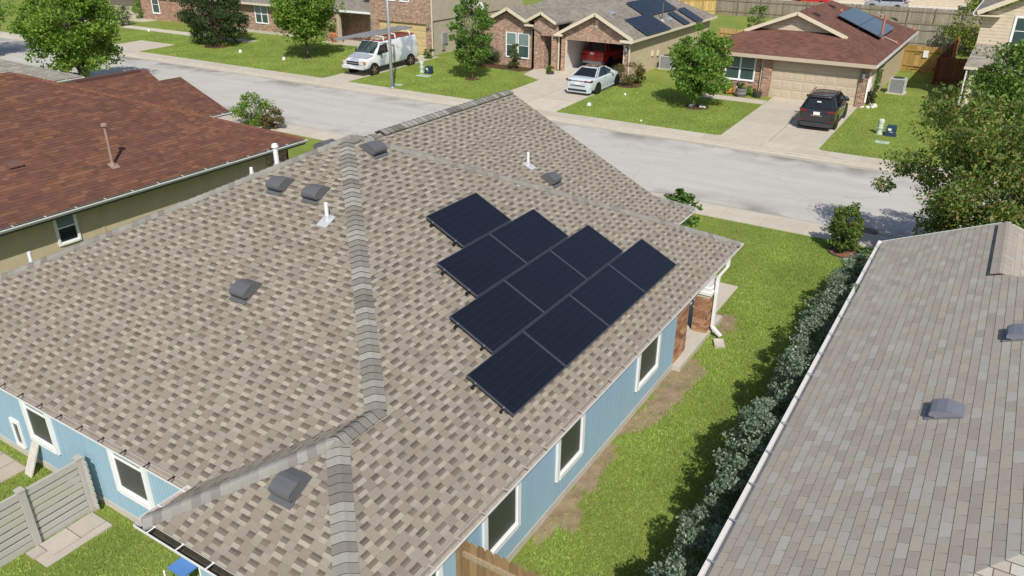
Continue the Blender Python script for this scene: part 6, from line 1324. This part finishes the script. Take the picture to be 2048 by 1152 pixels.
# ================================================================ STREET FURNITURE AND SMALL THINGS
lp = G(785, 178); L0 = thing('street_lamp', 'tall grey street lamp post on the far pavement', 'lamp post', lp)
MB().tube([(lp[0], lp[1], -.1), (lp[0], lp[1], 4), (lp[0], lp[1], 8.2)], [.115, .09, .06], 12).build('pole', M_STEEL, L0, smooth=True); MB().lathe([(.19, 0), (.19, .05), (.14, .09), (.12, .16)], lp[0], lp[1], .01, 14).build('base_plate', M_STEEL, L0)
MB().tube([(lp[0], lp[1], 8.1), (lp[0], lp[1]-.8, 8.5), (lp[0], lp[1]-1.9, 8.6)], [.05, .04, .035], 8).build('arm', M_STEEL, L0); MB().hexa([(lp[0]-.14, lp[1]-2.5, 8.53), (lp[0]+.14, lp[1]-2.5, 8.53), (lp[0]+.1, lp[1]-1.8, 8.55), (lp[0]-.1, lp[1]-1.8, 8.55)], [(lp[0]-.08, lp[1]-2.45, 8.66), (lp[0]+.08, lp[1]-2.45, 8.66), (lp[0]+.06, lp[1]-1.8, 8.66), (lp[0]-.06, lp[1]-1.8, 8.66)]).build('lamp_head', M_STEEL, L0)
M_GRN = pm('pale_green_plastic', (.50, .56, .47), rough=.5); M_DKB = pm('dark_teal_box', (.02, .045, .07), rough=.5); M_PADG = pm('pale_green_pad', (.42, .52, .46), rough=.7)
def pedestal(u, v, where):
    p = G(u, v); t = thing('utility_pedestal', 'pale green utility pedestal on the lawn %s' % where, 'pedestal', p, 0, 'utility pedestals'); MB().lathe([(.16, -.03), (.16, .06), (.13, .07), (.13, .58), (.15, .58), (.15, .72), (.11, .76), (.02, .78)], p[0], p[1], p[2], 16).build('tube', M_GRN, t, smooth=False)
    MB().lathe([(.17, 0), (.17, .03)], p[0], p[1], p[2]+.3, 16).build('band', M_PADG, t)
def cabinet(u, v, where):
    p = G(u, v); t = thing('utility_cabinet', 'dark utility cabinet with white labels on the lawn %s' % where, 'cabinet', p, 0, 'utility cabinets'); x, y, z = p
    m = MB(); m.hexa([(x-.24, y-.2, z-.02), (x+.24, y-.2, z-.02), (x+.24, y+.2, z-.02), (x-.24, y+.2, z-.02)], [(x-.22, y-.15, z+.42), (x+.22, y-.15, z+.42), (x+.22, y+.18, z+.50), (x-.22, y+.18, z+.50)]); m.build('box', M_DKB, t); MB().box(x-.28, x+.28, y-.24, y+.24, z-.02, z+.04).build('base', M_DKB, t)
    for a, b in ((-.13, .28), (-.05, .12)): MB().hexa([(x+a, y-.195+b*.1, z+b), (x+a+.16, y-.195+b*.1, z+b), (x+a+.16, y-.19+b*.1, z+b), (x+a, y-.19+b*.1, z+b)], [(x+a, y-.195+(b+.1)*.1, z+b+.1), (x+a+.16, y-.195+(b+.1)*.1, z+b+.1), (x+a+.16, y-.185+(b+.1)*.1, z+b+.1), (x+a, y-.185+(b+.1)*.1, z+b+.1)]).build('label_plate', M_PLATE, t)
pedestal(1758, 268, 'right of the dark grey car'); cabinet(1780, 271, 'right of the dark grey car'); pedestal(844, 145, 'right of the lamp post'); cabinet(858, 147, 'right of the lamp post')
def lid(u, v, label, r=.18, mat=None, sq=False, h=.03):
    p = G(u, v); t = thing('ground_lid', label, 'lid', p, 0, 'lids and caps set in the lawns')
    if sq: MB().box(p[0]-r*1.6, p[0]+r*1.6, p[1]-r, p[1]+r, p[2]-.03, p[2]+h).build('cover', mat or M_PADG, t); MB().box(p[0]-r*.5, p[0]+r*.5, p[1]-.02, p[1]+.02, p[2]+h, p[2]+h+.008).build('lifting_slot', M_PLAST, t)
    else: MB().lathe([(r, -.03), (r, h*.6), (r*.6, h)], p[0], p[1], p[2], 14).build('cover', mat or M_PLATE, t); MB().lathe([(r*.3, 0), (r*.3, .02), (.01, .025)], p[0], p[1], p[2]+h, 10).build('knob', mat or M_PLATE, t)
lid(1764, 285, 'pale rectangular meter lid in the lawn below the dark utility cabinet', .2, sq=True); lid(848, 152, 'pale green pad in the lawn beside the lamp post cabinet', .3, sq=True); lid(796, 170, 'pale lid in the lawn at the foot of the lamp post', .2, sq=True)
lid(1178, 211, 'white round cap on the lawn beside the sedan driveway', .13, h=.16); lid(481, 105, 'white round cap on the lawn right of the dark tree', .14, h=.2); lid(568, 120, 'white round cap on the lawn left of the van', .12, h=.2); lid(1250, 190, 'small white cap on the lawn behind the sedan', .07, h=.1); lid(1282, 242, 'small white cap near the far pavement', .06, h=.06); lid(298, 63, 'white cap on the lawn beside the leftmost path', .12, h=.2)
mh = G(1720, 482); m_ = thing('manhole_cover', 'rusty brown manhole cover in the street beside the small tree', 'manhole cover', (mh[0], 9.75, STREETZ)); MB().lathe([(.36, -.02), (.36, .012), (.33, .014)], mh[0], 9.75, STREETZ, 24).build('frame', M_PLAST, m_); MB().lathe([(.31, 0), (.31, .02), (.1, .024)], mh[0], 9.75, STREETZ, 24).build('lid', pm('rusty_iron', (.16, .10, .07), rough=.8), m_)
def ac_unit(x, y, z, label):
    t = thing('air_conditioner', label, 'air conditioner', (x, y, z), 0, 'outdoor air conditioners'); s = .42; MB().box(x-.55, x+.55, y-.5, y+.5, z-.03, z+.08).build('pad', M_CONC2, t)
    MB().box(x-s+.03, x+s-.03, y-s+.03, y+s-.03, z+.08, z+.86).build('coil', pm('coil_dark', (.10, .105, .11), rough=.7), t); M_CASE = pm('condenser_case', (.45, .46, .47), rough=.5)
    for k in range(14): MB().box(x-s, x+s, y-s, y+s, z+.12+k*.053, z+.14+k*.053).build('louvre', M_CASE, t)
    for a, b in ((-1, -1), (1, -1), (1, 1), (-1, 1)): MB().box(x+a*s-.03, x+a*s+.03, y+b*s-.03, y+b*s+.03, z+.08, z+.88).build('corner_post', M_CASE, t)
    MB().box(x-s-.01, x+s+.01, y-s-.01, y+s+.01, z+.86, z+.92).build('top_cover', M_CASE, t); MB().lathe([(.34, 0), (.34, .025), (.27, .03), (.1, .02)], x, y, z+.92, 20).build('fan_grille', M_PLAST, t)
ac_unit(-.72, 34.6, ZF, 'grey air conditioner beside the red brown roofed house'); ac_unit(-15.75, 34.6, ZF, 'grey air conditioner beside the brick house, half behind the leafy tree')
def pot(u, v, label, prof, mat, soilz=None, n=14, name='plant_pot', bands=None):
    p = G(u, v); t = thing(name, label, 'pot', p); MB().lathe(prof, p[0], p[1], p[2], n).build('body', mat, t); r, z = prof[-1]
    MB().lathe([(r*.85, z-.04), (r*.8, z+.005), (.02, z+.02)], p[0], p[1], p[2], n).build('soil', M_MULCH, t)
    for zb, rb in (bands or []): MB().lathe([(rb, 0), (rb, .04)], p[0], p[1], p[2]+zb, n).build('hoop', M_PLAST, t)
    return t
pot(1457, 187, 'orange pumpkin shaped pot under the double window', [(.15, -.02), (.28, .1), (.3, .25), (.22, .4), (.2, .42)], pm('orange_glaze', (.55, .17, .04), rough=.5)); pot(1481, 193, 'grey half barrel planter before the double window', [(.27, -.02), (.33, .2), (.34, .3), (.31, .48), (.33, .5)], pm('weathered_barrel', (.20, .19, .18), rough=.9), bands=[(.1, .325), (.36, .345)]); pot(1514, 195, 'dark pot beside the garage brick pier', [(.2, -.02), (.26, .3), (.27, .34)], M_PLAST)
pot(669, 86, 'orange clay urn on the porch of the two storey house', [(.12, -.02), (.1, .1), (.28, .45), (.32, .75), (.26, .9), (.29, .95)], pm('terracotta', (.42, .15, .06), rough=.7)); pot(1100, 148, 'low dark planter box by the entry of the brick house', [(.3, -.02), (.32, .16), (.33, .18)], M_PLAST, n=4)
bush('potted_plant', 'green plant growing from the orange clay urn on the porch', G(669, 86)+np.array([0, 0, .9]), .4, .6, MIDG, 95, n=18); bush('potted_plant', 'yellow green plant in the low planter by the brick entry', G(1100, 148)+np.array([0, 0, .16]), .25, .35, BRIGHT, 96, n=12); bush('potted_plant', 'small plant in the grey half barrel', G(1481, 193)+np.array([0, 0, .48]), .2, .35, MIDG, 97, n=12)
gn = G(1474, 190); go = thing('garden_ornament', 'small white garden figure with a dark top by the half barrel', 'garden ornament', gn); MB().lathe([(.14, -.02), (.16, .15), (.12, .45), (.09, .52), (.11, .56), (.02, .6)], gn[0], gn[1], gn[2], 14).build('figure', M_WHITE, go); MB().lathe([(.10, 0), (.13, .08), (.09, .18), (.01, .21)], gn[0], gn[1], gn[2]+.56, 14).build('dark_top', M_BLACK, go)
sr = G(1727, 211); st_ = thing('stone_ring', 'ring of white edging stones round the rose bush', 'stones', sr)
for k in range(12):
    t = 2*math.pi*k/12; x, y = sr[0]+.62*math.cos(t), sr[1]+.62*math.sin(t)-.05; MB().lathe([(.12, -.02), (.13, .06), (.08, .12)], x, y, gz(y), 7).build('stone', pm('white_stone', (.62, .60, .55), rough=.8), st_)
# rocks under the leafy tree, porch chair, bin
for i, (u, v) in enumerate(((1381, 214), (1387, 212), (1402, 215), (1407, 216))):
    p = G(u, v); t = thing('garden_rock', ('leftmost', 'second', 'third', 'rightmost')[i]+' pale rock at the foot of the bright leafy tree', 'rock', p, 0, 'rocks under the leafy tree'); MB().lathe([(.11, -.03), (.14, .05), (.09, .13), (.02, .15)], p[0], p[1], p[2], 7).build('stone', MATS['white_stone'], t)
bn = thing('wheelie_bin', 'blue bin seen over the red brown roof beside the street', 'bin', (-36.6, 8.3, 0)); bx0, by0 = -36.6, 8.3
MB().hexa([(bx0-.26, by0-.3, .02), (bx0+.26, by0-.3, .02), (bx0+.26, by0+.3, .02), (bx0-.26, by0+.3, .02)], [(bx0-.32, by0-.37, 1.0), (bx0+.32, by0-.37, 1.0), (bx0+.32, by0+.37, 1.0), (bx0-.32, by0+.37, 1.0)]).build('body', M_BLU, bn); MB().hexa([(bx0-.35, by0-.4, 1.0), (bx0+.35, by0-.4, 1.0), (bx0+.35, by0+.4, 1.0), (bx0-.35, by0+.4, 1.0)], [(bx0-.28, by0-.33, 1.09), (bx0+.28, by0-.33, 1.09), (bx0+.28, by0+.35, 1.09), (bx0-.28, by0+.35, 1.09)]).build('lid', M_BLU, bn)
for s in (-1, 1): MB().lathe([(.1, -.03), (.1, .03)], bx0+s*.28, by0+.3, .1, 12, axis='x').build('wheel', M_TYRE, bn)
pc_ = G(706, 80); ch = thing('porch_chair', 'pale wooden chair on the porch of the two storey house', 'chair', pc_); x, y, z = pc_[0], pc_[1], ZF+.05; M_PCH = pm('pale_chair', (.45, .43, .39), rough=.7)
MB().box(x-.28, x+.28, y-.28, y+.28, z+.38, z+.43).build('seat', M_PCH, ch)
for k in range(4): MB().box(x-.27+k*.145, x-.17+k*.145, y+.26, y+.29, z+.43, z+1.0).build('back_slat', M_PCH, ch)
for a in (-.25, .25):
    for b in (-.25, .25): MB().box(x+a-.03, x+a+.03, y+b-.03, y+b+.03, z, z+.38).build('leg', M_PCH, ch)
